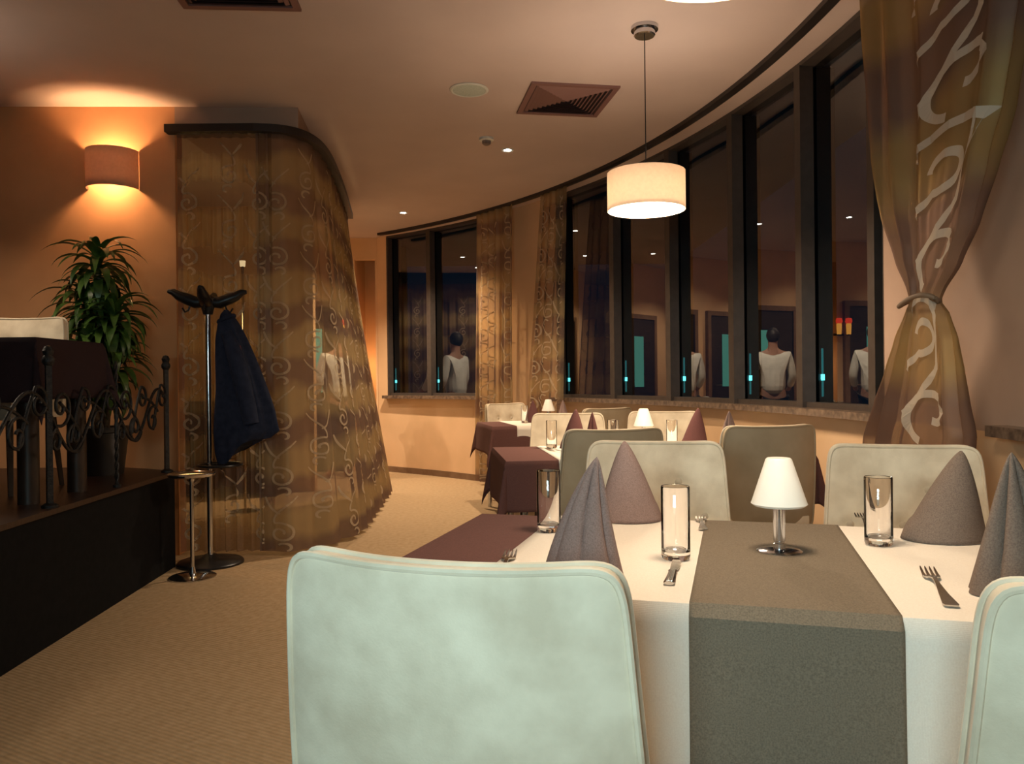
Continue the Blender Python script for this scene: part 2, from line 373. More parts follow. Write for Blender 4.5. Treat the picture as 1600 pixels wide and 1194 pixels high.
# hidden-from-frame row of the same fittings farther round the room
for X, Y in ((-3.0, 9.2), (-4.1, 9.0)):
    t = thing('downlight', 'passage ceiling spotlight before the %s dark door' % ('right' if X > -3.5 else 'left'), 'light', (X, Y, H), 0, 'passage spotlights')
    bm = NB(); lathe(bm, [(.028, -.004), (.045, -.008), (.050, -.001), (.050, 0), (.028, 0)], 32, closed=True); obj('trim_ring', bm, M['white'], t)
    bm = NB(); lathe(bm, [(0, -.005), (.028, -.005)], 32); obj('lens', bm, M['led'], t)
    lamp('spot_beam', 'SPOT', (0, 0, -.02), 90 if X > -3.5 else 260, SOFT, t, spot_size=math.radians(125), spot_blend=.7, shadow_soft_size=.03)
v = ceil_at(760, 216)
t = thing('smoke_detector', 'small round white smoke detector on the ceiling beside the nearer spotlight', 'smoke detector', (v.x, v.y, H))
bm = NB(); lathe(bm, [(.055, 0), (.055, -.018), (.045, -.022), (0, -.022)], 32); obj('base', bm, M['white'], t)
bm = NB(); lathe(bm, [(.034, -.022), (.032, -.042), (.022, -.05), (0, -.05)], 28); obj('sensor', bm, mat('detector grey', (.16, .12, .10), .5), t)
v = ceil_at(733, 140)
t = thing('ceiling_speaker', 'round pale grille of a flush loudspeaker in the ceiling', 'speaker', (v.x, v.y, H))
bm = NB(); lathe(bm, [(.118, 0), (.122, -.004), (.11, -.010), (.104, -.008), (.104, 0)], 48, closed=True); obj('rim', bm, M['white'], t)
bm = NB(); lathe(bm, [(0, -.010), (.05, -.009), (.104, -.006)], 48); obj('grille', bm, noisy('speaker grille', (.42, .48, .42), (.5, .55, .48), 90, .6), t)
def vent(pts, label):
    P = [ceil_at(*q) for q in pts]; c = sum(P, Vector())/4; a = ((P[1]-P[0])+(P[2]-P[3])).normalized(); b_ = Vector((-a.y, a.x, 0))
    s = .56/2; t = thing('air_vent', label, 'vent', (c.x, c.y, H), math.atan2(a.y, a.x), 'square ceiling air vents')
    bm = NB()
    for q in range(4):
        mt = Matrix.Rotation(q*PI/2, 4, 'Z'); prism_pts = [(-s, -s), (s, -s), (s-.035, -s+.035), (-s+.035, -s+.035)]
        lo = [bm.verts.new(mt @ Vector((x, y, -.012))) for x, y in prism_pts]; hi = [bm.verts.new(mt @ Vector((x, y, 0))) for x, y in prism_pts]
        bm.faces.new(lo); bm.faces.new(hi[::-1])
        for i in range(4): bm.faces.new((lo[i], lo[(i+1) % 4], hi[(i+1) % 4], hi[i]))
    obj('frame', bm, M['ventwood'], t, False)
    bm = NB(); box(bm, -s+.03, s-.03, -s+.03, s-.03, -.0015, 0); obj('backing', bm, M['ventdark'], t, False)
    bm = NB()
    for k in range(9):
        r = s-.045-k*.026
        for q in range(4):
            mt = Matrix.Rotation(q*PI/2, 4, 'Z'); r2 = r-.019
            A = [mt @ Vector(p_) for p_ in ((-r, -r, -.002), (r, -r, -.002), (r2, -r2, -.014), (-r2, -r2, -.014))]
            vs = [bm.verts.new(x) for x in A]; bm.faces.new(vs)
    obj('louvres', bm, M['ventwood'], t, False)
vent([(831, 125), (970, 133), (933, 182), (806, 177)], 'square red-brown louvred air vent in the ceiling left of the hanging lamp')
vent([(262, -75), (435, -72), (452, 5), (262, -1)], 'brown air vent at the top left edge of the ceiling')

def pendant(loc, label, pw, bw):
    t = thing('pendant_lamp', label, 'lamp', (loc[0], loc[1], H), 0, 'drum pendant lamps over the tables')
    bm = NB(); lathe(bm, [(0, -.05), (.05, -.05), (.055, -.045), (.055, -.02), (.07, -.018), (.07, 0), (0, 0)], 36); obj('canopy', bm, M['chrome'], t)
    z0, z1, R = loc[2]-H, loc[2]-H+.195, .2
    bm = NB(); tube(bm, [(0, 0, -.05), (0, 0, z1-.02)], .0028, 8); obj('cord', bm, M['dark'], t)
    bm = NB(); lathe(bm, [(R, z0), (R, z1), (R-.003, z1), (R-.003, z0)], 72, closed=True); obj('lamp_shade', bm, M['drum'], t)
    bm = NB(); lathe(bm, [(0, z0+.012), (R-.006, z0+.012)], 64); obj('diffuser', bm, M['diff'], t)
    bm = NB(); 
    for k in range(3): tube(bm, [(0, 0, z1-.015), ((R-.004)*math.cos(k*2.1+.3), (R-.004)*math.sin(k*2.1+.3), z1-.006)], .003, 6)
    lathe(bm, [(0, z1-.07), (.02, z1-.07), (.02, z1-.01), (0, z1-.01)], 20); obj('socket', bm, M['chrome'], t)
    lamp('bulb', 'POINT', (0, 0, z0+.09), bw, SOFT, t, shadow_soft_size=.035)
    lamp('downward_light', 'AREA', (0, 0, z0+.008), pw, SOFT, t, shape='DISK', size=.38)
    return t
v = ceil_at(1007, 42)
pendant((v.x, v.y, 2.0), 'hanging drum lamp with lit beige fabric shade on a thin cord before the windows', 36, 17)
pendant((.42, 1.55, 1.962), 'hanging drum lamp above the near table, only its glow at the top edge', 15, 5)

pendant((-3.05, 3.75, 2.12), 'hanging drum lamp over the dark-clothed table up on the stage', 8, 1.2)
# wall sconce
t = thing('wall_sconce', 'glowing half-round fabric wall lamp on the orange wall above the plant', 'lamp', (-2.60, 5.03+.135, 0), math.atan2(.18, 5.7))
zc0, zc1, SR = 2.405, 2.655, .165
bm = NB(); n = 36
for R in (SR, SR-.004): pass
def sc(u, v):
    a = PI+PI*u; return Vector((SR*math.cos(a), SR*math.sin(a)*.95, zc0+(zc1-zc0)*v))
grid(bm, sc, 40, 4); o = obj('lamp_shade', bm, M['sconce'], t); sm = o.modifiers.new('thick', 'SOLIDIFY'); sm.thickness = .004
bm = NB(); box(bm, -.05, .05, -.02, 0, 2.47, 2.59); tube(bm, [(0, -.02, 2.5), (0, -.07, 2.5)], .012, 10); obj('wall_plate', bm, M['chrome'], t)
bm = NB(); lathe(bm, [(0, -.03), (.02, -.025), (.03, 0), (.02, .025), (0, .03)], 20, c=(0, -.075, 2.53)); obj('bulb', bm, emis('lit sconce bulb', (1, .7, .38), 30), t)
lamp('bulb_glow', 'POINT', (0, -.075, 2.53), 85, (1, .56, .26), t, shadow_soft_size=.034)

# ================================================================== CURTAINS
def swirl(u0, v0, s=1.0, mir=1):
    sp = []
    for k in range(36):
        q = k/35; a = -.4+2.75*PI*q; r_ = .012+.056*q; sp.append((r_*math.cos(a), r_*math.sin(a)))
    e = sp[-1]
    for k in range(1, 14):
        q = k/13; sp.append((e[0]*(1-q)**2+2*q*(1-q)*(e[0]-.035)+.085*q*q, e[1]*(1-q)**2+2*q*(1-q)*(e[1]+.10)*.6+.235*q*q))
    br = []
    for k in range(14):
        q = k/13; br.append((-.085*(1-q)**2+2*q*(1-q)*(-.06)+.0*q*q, .25*(1-q)**2+2*q*(1-q)*.15+.125*q*q))
    cu = []
    for k in range(18):
        q = k/17; a = 2.6-q*3.9; r_ = .034-.018*q; cu.append((.02+r_*math.cos(a), -.095+r_*math.sin(a)))
    return [[(u0+mir*s*x, v0+s*y) for x, y in L] for L in (sp, br, cu)]
def big_motif(u0, v0, s=1.0, mir=1):
    sp = []
    for k in range(30):
        q = k/29; a = PI*.95-PI*1.55*q; r_ = .040+.030*q; sp.append((.01+r_*1.5*math.cos(a), r_*math.sin(a)))
    e = sp[-1]
    for k in range(1, 8): q = k/7; sp.append((e[0]+(-.13-e[0])*q, e[1]+(-.12-e[1])*q))
    bar = [(.15-.004*q, .12-.026*q) for q in range(10)]+[(.114-.03*q, -.114-.026*q) for q in range(9)]
    cap = []
    for k in range(20):
        q = k/19; a = PI*.98-PI*.86*q; cap.append((.02+.16*math.cos(a), .075+.062*math.sin(a)))
    cc = []
    for k in range(28):
        q = k/27; a = .25*PI+PI*1.15*q; cc.append((.05+.13*math.cos(a), .255+.09*math.sin(a)))
    hk = []
    for k in range(14):
        q = k/13; a = .25*PI-PI*.9*q; hk.append((.085+.055*math.cos(a), .285+.042*math.sin(a)))
    return [[(u0+mir*s*x, v0+s*y) for x, y in L] for L in (sp, bar, cap, cc, hk)]
def embroider(bm, S, cols, v0, v1, W, step=.36, width=.0085, off=.006, s=1.0, motif=None, sx=1.0):
    motif = motif or swirl
    for ci, uc in enumerate(cols):
        v = v0+.12+(ci % 2)*step*.5; k = 0
        while v < v1-.05:
            for L in motif(0, v, s, 1 if (ci % 2 == 0) else -1):
                L = [(uc+x*sx, y) for x, y in L]
                prev = None
                for i, (x, y) in enumerate(L):
                    a = L[max(i-1, 0)]; b_ = L[min(i+1, len(L)-1)]; tx, ty = b_[0]-a[0], b_[1]-a[1]; l = math.hypot(tx, ty) or 1
                    nx, ny = -ty/l, tx/l; e = width*.5*(1.1 if motif is not swirl else .75+.5*math.sin(PI*min(1, .15+.85*i/len(L))))
                    if not (.012*W < x < W*.988 and v0 < y < v1): prev = None; continue
                    ex = e*(1+(sx-1)*1.3); pA = S((x+nx*ex)/W, y+ny*e, off); pB = S((x-nx*ex)/W, y-ny*e, off)
                    cur = (bm.verts.new(pA), bm.verts.new(pB))
                    if prev: bm.faces.new((prev[0], prev[1], cur[1], cur[0]))
                    prev = cur
            v += step; k += 1
def curtain(name, label, base, W, z0, z1, A, nf, material, cols, thread_m, flare=.35, seed=1, nu=150, nv=70, off=.007, step=.36, width=.0115, s=1.0, group=None, zb=None):
    # base(u, z) -> (point xy, outward normal xy); folds travel along u
    rnd = random.Random(seed); ph = [rnd.random()*6 for _ in range(5)]
    def S(u, z, o=0.0):
        q = (z1-z)/(z1-z0); p_, n_ = base(u, z); amp = A*(.45+.75*q)
        f = math.sin(2*PI*nf*u+ph[0]+.5*math.sin(2*PI*u*1.3+ph[1])+.25*q)+.35*math.sin(2*PI*nf*2.3*u+ph[2])+.12*math.sin(7*q+ph[3]+u*9)
        d = amp*f+o
        zz = z + (zb(u)*(q**6) if zb else 0)
        return Vector((p_[0]+n_[0]*d, p_[1]+n_[1]*d, zz))
    bm = NB(); grid(bm, lambda u, v: S(u, z0+(z1-z0)*v), nu, nv)
    o = obj(name, bm, material); tag(o, label, 'curtain', group)
    bm = NB(); tape = grid(bm, lambda u, v: S(u, z1-.035+.04*v, .004), nu, 2); obj('heading_tape', bm, material, o)
    bm = NB(); embroider(bm, S, cols, z0, z1-.06, W, step, width, off, s); obj('embroidery', bm, thread_m, o, False, recalc=False)
    return o, S
# cabin curtain: front panel and the panel round the corner
RZ = 2.77
front = [(-2.17, 5.27), (-1.62, 5.27)]
path = [(-1.66, 5.15), (-1.50, 5.19), (-1.39, 5.33), (-1.36, 5.62), (-1.41, 6.2), (-1.51, 7.0), (-1.64, 7.9)]
def polyl(P):
    L = [0]
    for a, b_ in zip(P, P[1:]): L.append(L[-1]+math.dist(a, b_))
    def f(u):
        d = u*L[-1]; i = 0
        while i < len(L)-2 and L[i+1] < d: i += 1
        q = (d-L[i])/(L[i+1]-L[i]); a, b_ = P[i], P[i+1]; return (a[0]+(b_[0]-a[0])*q, a[1]+(b_[1]-a[1])*q)
    return f, L[-1]
def smoothpath(P, it=3):
    for _ in range(it):
        Q = [P[0]]
        for a, b_ in zip(P, P[1:]): Q += [(a[0]*.75+b_[0]*.25, a[1]*.75+b_[1]*.25), (a[0]*.25+b_[0]*.75, a[1]*.25+b_[1]*.75)]
        P = Q+[P[-1]]
    return P
def mkbase(P, flare, z0, z1):
    f, L = polyl(P)
    def base(u, z):
        e = 1e-3; p_ = f(u); a = f(max(0, u-.02)); b_ = f(min(1, u+.02)); tx, ty = b_[0]-a[0], b_[1]-a[1]; l = math.hypot(tx, ty); n_ = (ty/l, -tx/l)
        q = (z1-z)/(z1-z0); fl = flare(u)*max(0, q)**1.15
        return (p_[0]+n_[0]*fl, p_[1]+n_[1]*fl), n_
    return base, L
b1, L1 = mkbase([(-2.17, 5.15), (-1.56, 5.165)], lambda u: .0, .03, RZ)
curtain('sheer_curtain', 'gold sheer voile curtain with scroll embroidery hanging flat behind the coat stand', b1, L1, .03, RZ, .020, 8, M['sheer'], [.06, .34, .52], M['thread'], seed=3)
P2 = smoothpath(path)
b2, L2 = mkbase(P2, lambda u: .03+.17*min(1, u*4)+.20*u, .03, RZ)
curtain('sheer_curtain', 'gold sheer voile curtain sweeping round the corner of the cabin to its flared right edge', b2, L2, .03, RZ, .022, 12, M['sheer2'], [.12, .36, .62, .92, 1.24, 1.60, 2.0, 2.4], M['thread'], seed=5, nu=260)
b4, L4 = mkbase([(-4.75, 8.25), (-4.75, 9.65)], lambda u: 0, .03, RZ)
curtain('sheer_curtain', 'gold sheer curtain across the side passage, mirrored in the far left window', b4, L4, .03, RZ, .03, 9, M['sheer2'], [.2, .6, 1.0], M['thread'], seed=9)
bm = NB(); box(bm, -4.79, -4.71, 8.2, 9.7, RZ, H); tag(obj('curtain_rail', bm, M['rail'], None, False), 'straight dark curtain rail on the ceiling of the side passage', 'curtain rail')
# the rail of the cabin
bm = NB(); P3 = [(-2.24, 5.13)]+smoothpath([(-1.66, 5.13), (-1.48, 5.16), (-1.36, 5.30), (-1.32, 5.62), (-1.37, 6.2), (-1.47, 7.0), (-1.60, 7.9)])
ins, out_ = [], []
for i, p_ in enumerate(P3):
    a, b_ = P3[max(0, i-1)], P3[min(len(P3)-1, i+1)]; tx, ty = b_[0]-a[0], b_[1]-a[1]; l = math.hypot(tx, ty)
    out_.append((p_[0]+ty/l*.022, p_[1]-tx/l*.022)); ins.append((p_[0]-ty/l*.05, p_[1]+tx/l*.05))
ring = []
for a, b_ in zip(out_, ins): ring.append([bm.verts.new((a[0], a[1], RZ-.005)), bm.verts.new((b_[0], b_[1], RZ-.005)), bm.verts.new((b_[0], b_[1], RZ+.045)), bm.verts.new((a[0], a[1], RZ+.045))])
for A, B in zip(ring, ring[1:]):
    for k in range(4): bm.faces.new((A[k], A[(k+1) % 4], B[(k+1) % 4], B[k]))
bm.faces.new(ring[0]); bm.faces.new(ring[-1][::-1])
tag(obj('curtain_rail', bm, M['rail'], None, False), 'dark rounded curtain rail above the curtained cabin at left', 'curtain rail')

# curtains on the round track
def arcbase(tl, tr, z0, z1, R=RT, taper=lambda q: (0, 0)):
    def base(u, z):
        q = (z1-z)/(z1-z0); dl, dr = taper(q); t = (tl+dl)*(1-u)+(tr+dr)*u
        return (CX+R*math.cos(t), CY+R*math.sin(t)), (-math.cos(t), -math.sin(t))
    return base
ta0, ta1 = TH(746, 400, RT), TH(803, 400, RT)
curtain('sheer_curtain', 'narrow gold and brown sheer curtain beside the far left window', arcbase(ta0, ta1, .04, H-.03, taper=lambda q: (.010*q, .003*q)), .80, .04, H-.03, .035, 5, M['sheer2'], [.16, .36, .68], M['thread'], seed=11, s=1.15, width=.012)
tb0, tb1 = TH(846, 330, RT), TH(886, 330, RT)
curtain('sheer_curtain', 'narrow scroll-embroidered sheer curtain at the left end of the wide window, swelling towards the pier', arcbase(tb0, tb1, .04, H-.03, taper=lambda q: (.035*min(1, q*1.4), .018*q)), .75, .04, H-.03, .03, 4, M['sheer'], [.14, .36, .62], M['thread'], seed=17, s=1.1, width=.012)

# near curtain tied in the middle
edges = [(1348, -40, 1600), (1352, 50, 1588), (1360, 150, 1572), (1368, 250, 1545), (1382, 340, 1520), (1400, 410, 1492), (1416, 455, 1466), (1419, 470, 1461), (1412, 490, 1474), (1398, 530, 1486), (1386, 580, 1493), (1372, 630, 1499), (1356, 685, 1508), (1345, 800, 1500), (1340, 950, 1490)]
RC = RT-.02
EL = [(cyl(a, y, RC)) for a, y, b_ in edges]; ER = [(cyl(b_, y, RC)) for a, y, b_ in edges]
def interp(T, z):
    T = sorted(T, key=lambda q: q[1])
    if z <= T[0][1]: return T[0][0]
    if z >= T[-1][1]: return T[-1][0]
    for a, b_ in zip(T, T[1:]):
        if a[1] <= z <= b_[1]: q = (z-a[1])/(b_[1]-a[1]); q = q*q*(3-2*q)*.35+q*.65; return a[0]*(1-q)+b_[0]*q
ztie = cyl(1440, 470, RC)[1]
def S3(u, z, o=0.0):
    a, b_ = interp(EL, z), interp(ER, z); t = a*(1-u)+b_*u; wd = abs(a-b_)*RC
    dz = abs(z-ztie); pinch = min(1, dz/.45)
    amp = .014+.032*pinch
    f = math.sin(2*PI*5*u+.6)+.4*math.sin(2*PI*9.3*u+1.0)
    bow = .03*math.sin(PI*u)-.02
    flat = math.exp(-((u-.60)/.24)**4); R = RC-(amp*f*.8*(1-.9*flat)+bow+o); return arc(R, t, z)
bm = NB(); zt, zb_ = H-.03, .04; grid(bm, lambda u, v: S3(u, zb_+(zt-zb_)*v), 110, 160)
o = obj('tied_curtain', bm, M['sheer3']); tag(o, 'large sheer curtain with white scrolls, tied in the middle beside the right wall', 'curtain')
bm = NB(); W3 = 1.0
def S3e(u, z, o_): return S3(u, z, o_)
embroider(bm, S3e, [.60], zb_, zt-.05, W3, step=.56, width=.026, off=.010, s=1.0, motif=big_motif, sx=1.75); obj('embroidery', bm, M['thread3'], o, False, recalc=False)
bm = NB(); pts = []
for k in range(40):
    a = 2*PI*k/40; a0, a1 = interp(EL, ztie), interp(ER, ztie); t = (a0+a1)/2+(a1-a0)*.53*math.cos(a); pts.append(arc(RC-.012+.045*math.sin(a)*-1, t, ztie+.012*math.sin(2*a)))
tube(bm, pts, .009, 10, closed=True); obj('tieback', bm, mat('tieback brown', (.20, .13, .08), .7), o)

# ================================================================== STAGE
sp0, sp1 = Vector((-1.90, 1.2)), Vector((-2.09, 4.86))
bm = NB(); prism(bm, [(-7.8, 1.2), (sp0.x, sp0.y), (sp1.x, sp1.y), (-2.36, 5.0), (-2.6, 5.14), (-7.8, 4.99)], 0, .565); o = obj('stage_platform', bm, M['stage'], None, False); tag(o, 'raised black stage platform along the left wall', 'stage')
bm = NB(); prism(bm, [(-7.8, 1.19), (sp0.x+.015, sp0.y), (sp1.x+.015, sp1.y+.01), (-2.34, 5.02), (-2.6, 5.145), (-7.8, 4.99)], .566, .59); obj('stage_boards', bm, M['stagetop'], o, False)
# wrought-iron railing on the stage edge
def se(q, off=-.025):
    p_ = sp0.lerp(sp1, q); return Vector((p_.x+off, p_.y, .59))
r = thing('iron_railing', 'black wrought-iron railing with scrolls along the stage edge', 'railing', (0, 0, 0))
dirv = Vector((sp1.x-sp0.x, sp1.y-sp0.y, 0)).normalized()
def spiral_tube(bm, c, r0, turns, ang, sgn, rr=.007, tail=None):
    pts = []
    for k in range(44):
        q = k/43; a = ang+sgn*2*PI*turns*q; rad_ = r0*(.18+.82*q); pts.append(c+dirv*(rad_*math.cos(a))+Vector((0, 0, rad_*math.sin(a))))
    if tail is not None:
        e = pts[-1]
        for k in range(1, 13): q = k/12; pts.append(e.lerp(tail, q)+Vector((0, 0, .02*math.sin(PI*q))))
    tube(bm, pts, rr, 8)
posts = [se(.985), se(.80), se(.62), se(.40), se(.16)]
for k, p_ in enumerate(posts):
    bm = NB()
    if k == 1:
        pts = []
        for s_ in (0, PI):
            tube(bm, [p_+Vector((.006*math.cos(a*1.0+s_), .006*math.sin(a+s_), .66*a/40)) for a in range(41)], .006, 6)
        lathe(bm, [(0, 0), (.02, 0), (.02, .012), (.008, .02)], 14, c=p_)
    else:
        tube(bm, [p_, p_+Vector((0, 0, .635))], .0165, 4); lathe(bm, [(.016, .625), (.026, .64), (.026, .655), (.018, .67), (.024, .69), (.014, .71), (0, .715)], 16, c=p_)
        lathe(bm, [(0, 0), (.035, 0), (.035, .01), (.018, .02)], 14, c=p_)
    obj('baluster', bm, M['iron'], r)
bm = NB()
for a, b_ in zip(posts, posts[1:]):
    L = (b_-a).length; m_ = (a+b_)/2
    for k, (q, zz, r0, tr_, an, sg) in enumerate(((.10, .46, .075, 1.3, 0, 1), (.30, .33, .085, 1.3, 2.5, -1), (.52, .46, .065, 1.2, .5, 1), (.66, .30, .085, 1.4, 3.4, 1), (.84, .44, .09, 1.3, 0, -1), (.92, .28, .06, 1.2, 2.0, 1))):
        c = a.lerp(b_, q)+Vector((0, 0, zz)); q2 = min(1, q+.2)
        spiral_tube(bm, c, r0, tr_, an, sg, .0075, a.lerp(b_, q2)+Vector((0, 0, .46 if zz < .4 else .27)))
    for zz in (.56,):
        pass
    tube(bm, [a.lerp(b_, q)+Vector((0, 0, .37+.14*math.sin(q*2*PI+.4))) for q in [i/30 for i in range(31)]], .008, 8)
obj('scrollwork', bm, M['iron'], r)

# ================================================================== FURNITURE BUILDERS
def make_chair(label, back_mat, group):
    t = thing('dining_chair', label, 'chair', (0, 0, 0), 0, group)
    W, zb0, zb1 = .235, .40, .90
    def PT(s, tt, side):
        m_ = max(abs(s), abs(tt)); n = 12
        k = 0 if m_ < 1e-6 else m_/((abs(s)**n+abs(tt)**n)**(1/n)); x, z = s*k, tt*k
        zz = (zb0+zb1)/2+(zb1-zb0)/2*z; wz = W*(1.075-.075*z)
        h_ = (zz-zb0)/(zb1-zb0)
        y = -.20-.085*h_-.010*math.sin(PI*h_) + .045*x*x      # leans back, ends wrap forward
        th = (.022+.016*(1-min(1, m_)**4)) if side > 0 else (.014+.010*(1-m_**6))
        if side > 0:
            for bx, bz in BT: 
                d2 = (x*W-bx)**2+(zz-bz)**2; th -= .020*math.exp(-d2/(.027**2))
        zz += .010*(abs(x)**3)*(1 if z > 0 else 0)*max(0, z)
        return Vector((x*wz, y+side*th, zz))
    BT = [(x, z) for z, xs in ((.765, (-.08, .08)), (.65, (-.16, 0, .16)), (.54, (-.08, .08))) for x in xs]
    sk = NB(); n = 40
    f = grid(sk, lambda u, v: PT(2*u-1, 2*v-1, 1), n, n); obj('front_pad', sk, M['cream'], t)
    sk = NB(); grid(sk, lambda u, v: PT(2*u-1, 2*v-1, -1), n, n)
    # side band between the two faces
    per = [(-1+2*i/n, 1) for i in range(n)]+[(1, 1-2*i/n) for i in range(n)]+[(1-2*i/n, -1) for i in range(n)]+[(-1, -1+2*i/n) for i in range(n)]
    A = [sk.verts.new(PT(a, b_, -1)) for a, b_ in per]; B = [sk.verts.new(PT(a, b_, 1)) for a, b_ in per]
    for i in range(len(per)): j = (i+1) % len(per); sk.faces.new((A[i], A[j], B[j], B[i]))
    bmesh.ops.remove_doubles(sk, verts=sk.verts, dist=1e-5)
    obj('backrest', sk, back_mat, t)
    sk = NB(); tube(sk, [PT(a, b_, -1)*1 for a, b_ in per], .0055, 8, closed=True); obj('back_piping', sk, back_mat, t)
    sk = NB(); tube(sk, [PT(a, b_, 1)*1 for a, b_ in per], .0055, 8, closed=True); obj('front_piping', sk, M['cream'], t)
    for bx, bz in BT:
        if bz < .5: continue
        x = bx/W; p_ = PT(x, (bz-(zb0+zb1)/2)/((zb1-zb0)/2), 1)
        sk = NB(); lathe(sk, [(0, .009), (.008, .008), (.0135, .003), (.012, -.004)], 18)
        for v in sk.verts: v.co = Matrix.Rotation(-PI/2, 3, 'X') @ v.co
        for v in sk.verts: v.co += p_+Vector((0, .002, 0))
        obj('button', sk, M['btn'], t)
    sk = NB(); box(sk, -.225, .225, -.215, .22, .37, .47); bev(sk, .03, 4); obj('seat', sk, M['cream'], t)
    for sx in (-1, 1):
        for sy in (-1, 1):
            sk = NB(); tube(sk, [(sx*.19, sy*.18, .38), (sx*.205, sy*(.20 if sy > 0 else .235), 0)], [.021, .014], 4); obj('leg', sk, M['leg'], t)
    return t
chairA = make_chair('cream tufted velvet chair across the near table, behind the cone napkin at its middle', M['cream'], 'cream chairs at the tables')
chairB = make_chair('taupe-backed chair seen from behind beyond the near table, with the cream chair overlapping it', M['taupechair'], 'taupe-backed chairs at the middle table')
def chair_between(src, pl, pr, label, group, front, z=0, first=[], hs=1.0):
    # pl, pr: left and right end of the backrest's top edge as the photo shows them
    c = (Vector(pl)+Vector(pr))/2; d = Vector(pr)-Vector(pl); ang = math.atan2(d.y, d.x)+(0 if front < 0 else PI)
    wd = d.length; sx = min(1.06, max(.9, wd/.47))
    off = Vector((0, -.275, 0)); off.rotate(Matrix.Rotation(ang, 3, 'Z'))
    loc = (c.x-off.x, c.y-off.y, z)
    if src not in first:
        first.append(src); src.location = loc; src.rotation_euler = (0, 0, ang); src['label'] = label; src.scale = (sx, 1, hs)
        if group: src['group'] = group
        return src
    return dup(src, loc, ang, label, group, (sx, 1, hs))
GC = 'cream and taupe velvet dining chairs'
# near table
chair_between(chairA, (.283, 2.86), (.735, 2.775), 'cream tufted chair across the near table, right behind the smooth cone napkin', GC, 1)
chair_between(chairA, (1.055, 2.63), (1.47, 2.50), 'cream tufted chair across the near table, below the tied curtain', GC, 1)
chair_between(chairA, (-.325, 1.10), (.128, .965), 'large pale velvet chair back in the middle foreground', GC, -1, hs=.985)
chair_between(chairA, (.545, .885), (.99, .76), 'pale velvet chair cut off by the bottom right corner', GC, -1, hs=.985)
# middle table
chair_between(chairB, (.243, 3.46), (.685, 3.56), 'taupe-backed chair seen from behind between the near and middle tables, overlapped by a cream chair', GC, -1)
chair_between(chairB, (.985, 3.60), (1.425, 3.68), 'taupe-backed chair seen from behind, directly behind the small white table lamp', GC, -1)
chair_between(chairA, (.137, 5.25), (.60, 5.22), 'cream chair on the far side of the middle table, at its left', GC, 1)
chair_between(chairA, (.80, 5.40), (1.26, 5.34), 'cream chair behind the middle table at its right, beneath the window sill', GC, 1)
# far table
chair_between(chairB, (.56, 5.92), (.945, 6.15), 'brownish chair back seen just under the wide window sill, beyond the cream chairs', GC, -1)
chair_between(chairB, (-.27, 7.45), (.085, 7.75), 'greyish chair at the far left table in front of the narrow curtain', GC, 1)

def cloth(name, label, u0, u1, v0, v1, zt, ov, hangs, mtx, m, cat='tablecloth', group=None, wav=.008, thick=.0018, seed=0, corner_out=.09, wav2=None):
    """rectangular cloth over a table top u0..u1 x v0..v1; hangs = overhang (left, right, near, far)"""
    rnd = random.Random(seed); p1, p2 = rnd.random()*6, rnd.random()*6
    hl, hr, hn, hf = hangs
    def ax(lo, hi, a, b_, n, k):
        L = []
        if a > 0: L += [lo-a+a*i/k for i in range(k)]
        L += [lo+(hi-lo)*i/n for i in range(n+1)]
        if b_ > 0: L += [hi+b_*(i+1)/k for i in range(k)]
        return L
    us = ax(u0, u1, hl, hr, 40, 14); vs = ax(v0, v1, hn, hf, 24, 14)
    def P(u, v):
        eu = max(0, u0-u, u-u1); ev = max(0, v0-v, v-v1); su = -1 if u < u0 else 1; sv = -1 if v < v0 else 1
        cu = min(max(u, u0), u1); cv = min(max(v, v0), v1)
        if eu == 0 and ev == 0: return Vector((u, v, zt+ov))
        if eu > 0 and ev > 0:
            rho = math.hypot(eu, ev); phi = math.atan2(ev, eu)
            o_ = ov+.006+rho*corner_out*(1+1.6*math.sin(2*phi)**2); o_ = o_
            return Vector((cu+su*math.cos(phi)*o_, cv+sv*math.sin(phi)*o_, zt+ov-rho*(1-.03*math.sin(2*phi))))
        e = eu+ev; base = ov*2+.002+min(e, .02)*.2+e*.02
        if eu > 0:
            wv_ = wav*(e/.25)*(1+math.sin(v*11+p1)); return Vector((cu+su*(base+wv_), v, zt+ov-e))
        wv_ = (wav if wav2 is None else wav2)*(e/.25)*(1+math.sin(u*9+p2)); return Vector((u, cv+sv*(base+wv_), zt+ov-e))
    bm = NB(); g = [[bm.verts.new(P(u, v)) for v in vs] for u in us]
    for i in range(len(us)-1):
        for j in range(len(vs)-1): bm.faces.new((g[i][j], g[i+1][j], g[i+1][j+1], g[i][j+1]))
    o = obj(name, bm, m); o.matrix_world = mtx; s = o.modifiers.new('thick', 'SOLIDIFY'); s.thickness = thick; s.offset = -1
    tag(o, label, cat, group); return o
TZ = .752
def tframe(O, ang): return Matrix.Translation((O[0], O[1], 0)) @ Matrix.Rotation(ang, 4, 'Z')
def table(O, ang, L, D, label, z=0, name='dining_table', lm='chrome', lr=.02):
    t = thing(name, label, 'table', (O[0], O[1], z), ang)
    bm = NB(); box(bm, 0, L, 0, D, TZ-.03, TZ); obj('tabletop', bev(bm, .004, 1), M['leg'], t, False)
    bm = NB(); box(bm, .05, L-.05, .05, D-.05, TZ-.09, TZ-.031); obj('apron', bm, M['leg'], t, False)
    for x in (.09, L-.09):
        for y in (.09, D-.09):
            bm = NB(); tube(bm, [(x, y, 0), (x, y, TZ-.09)], lr, 14); obj('leg', bm, M[lm], t)
    return t
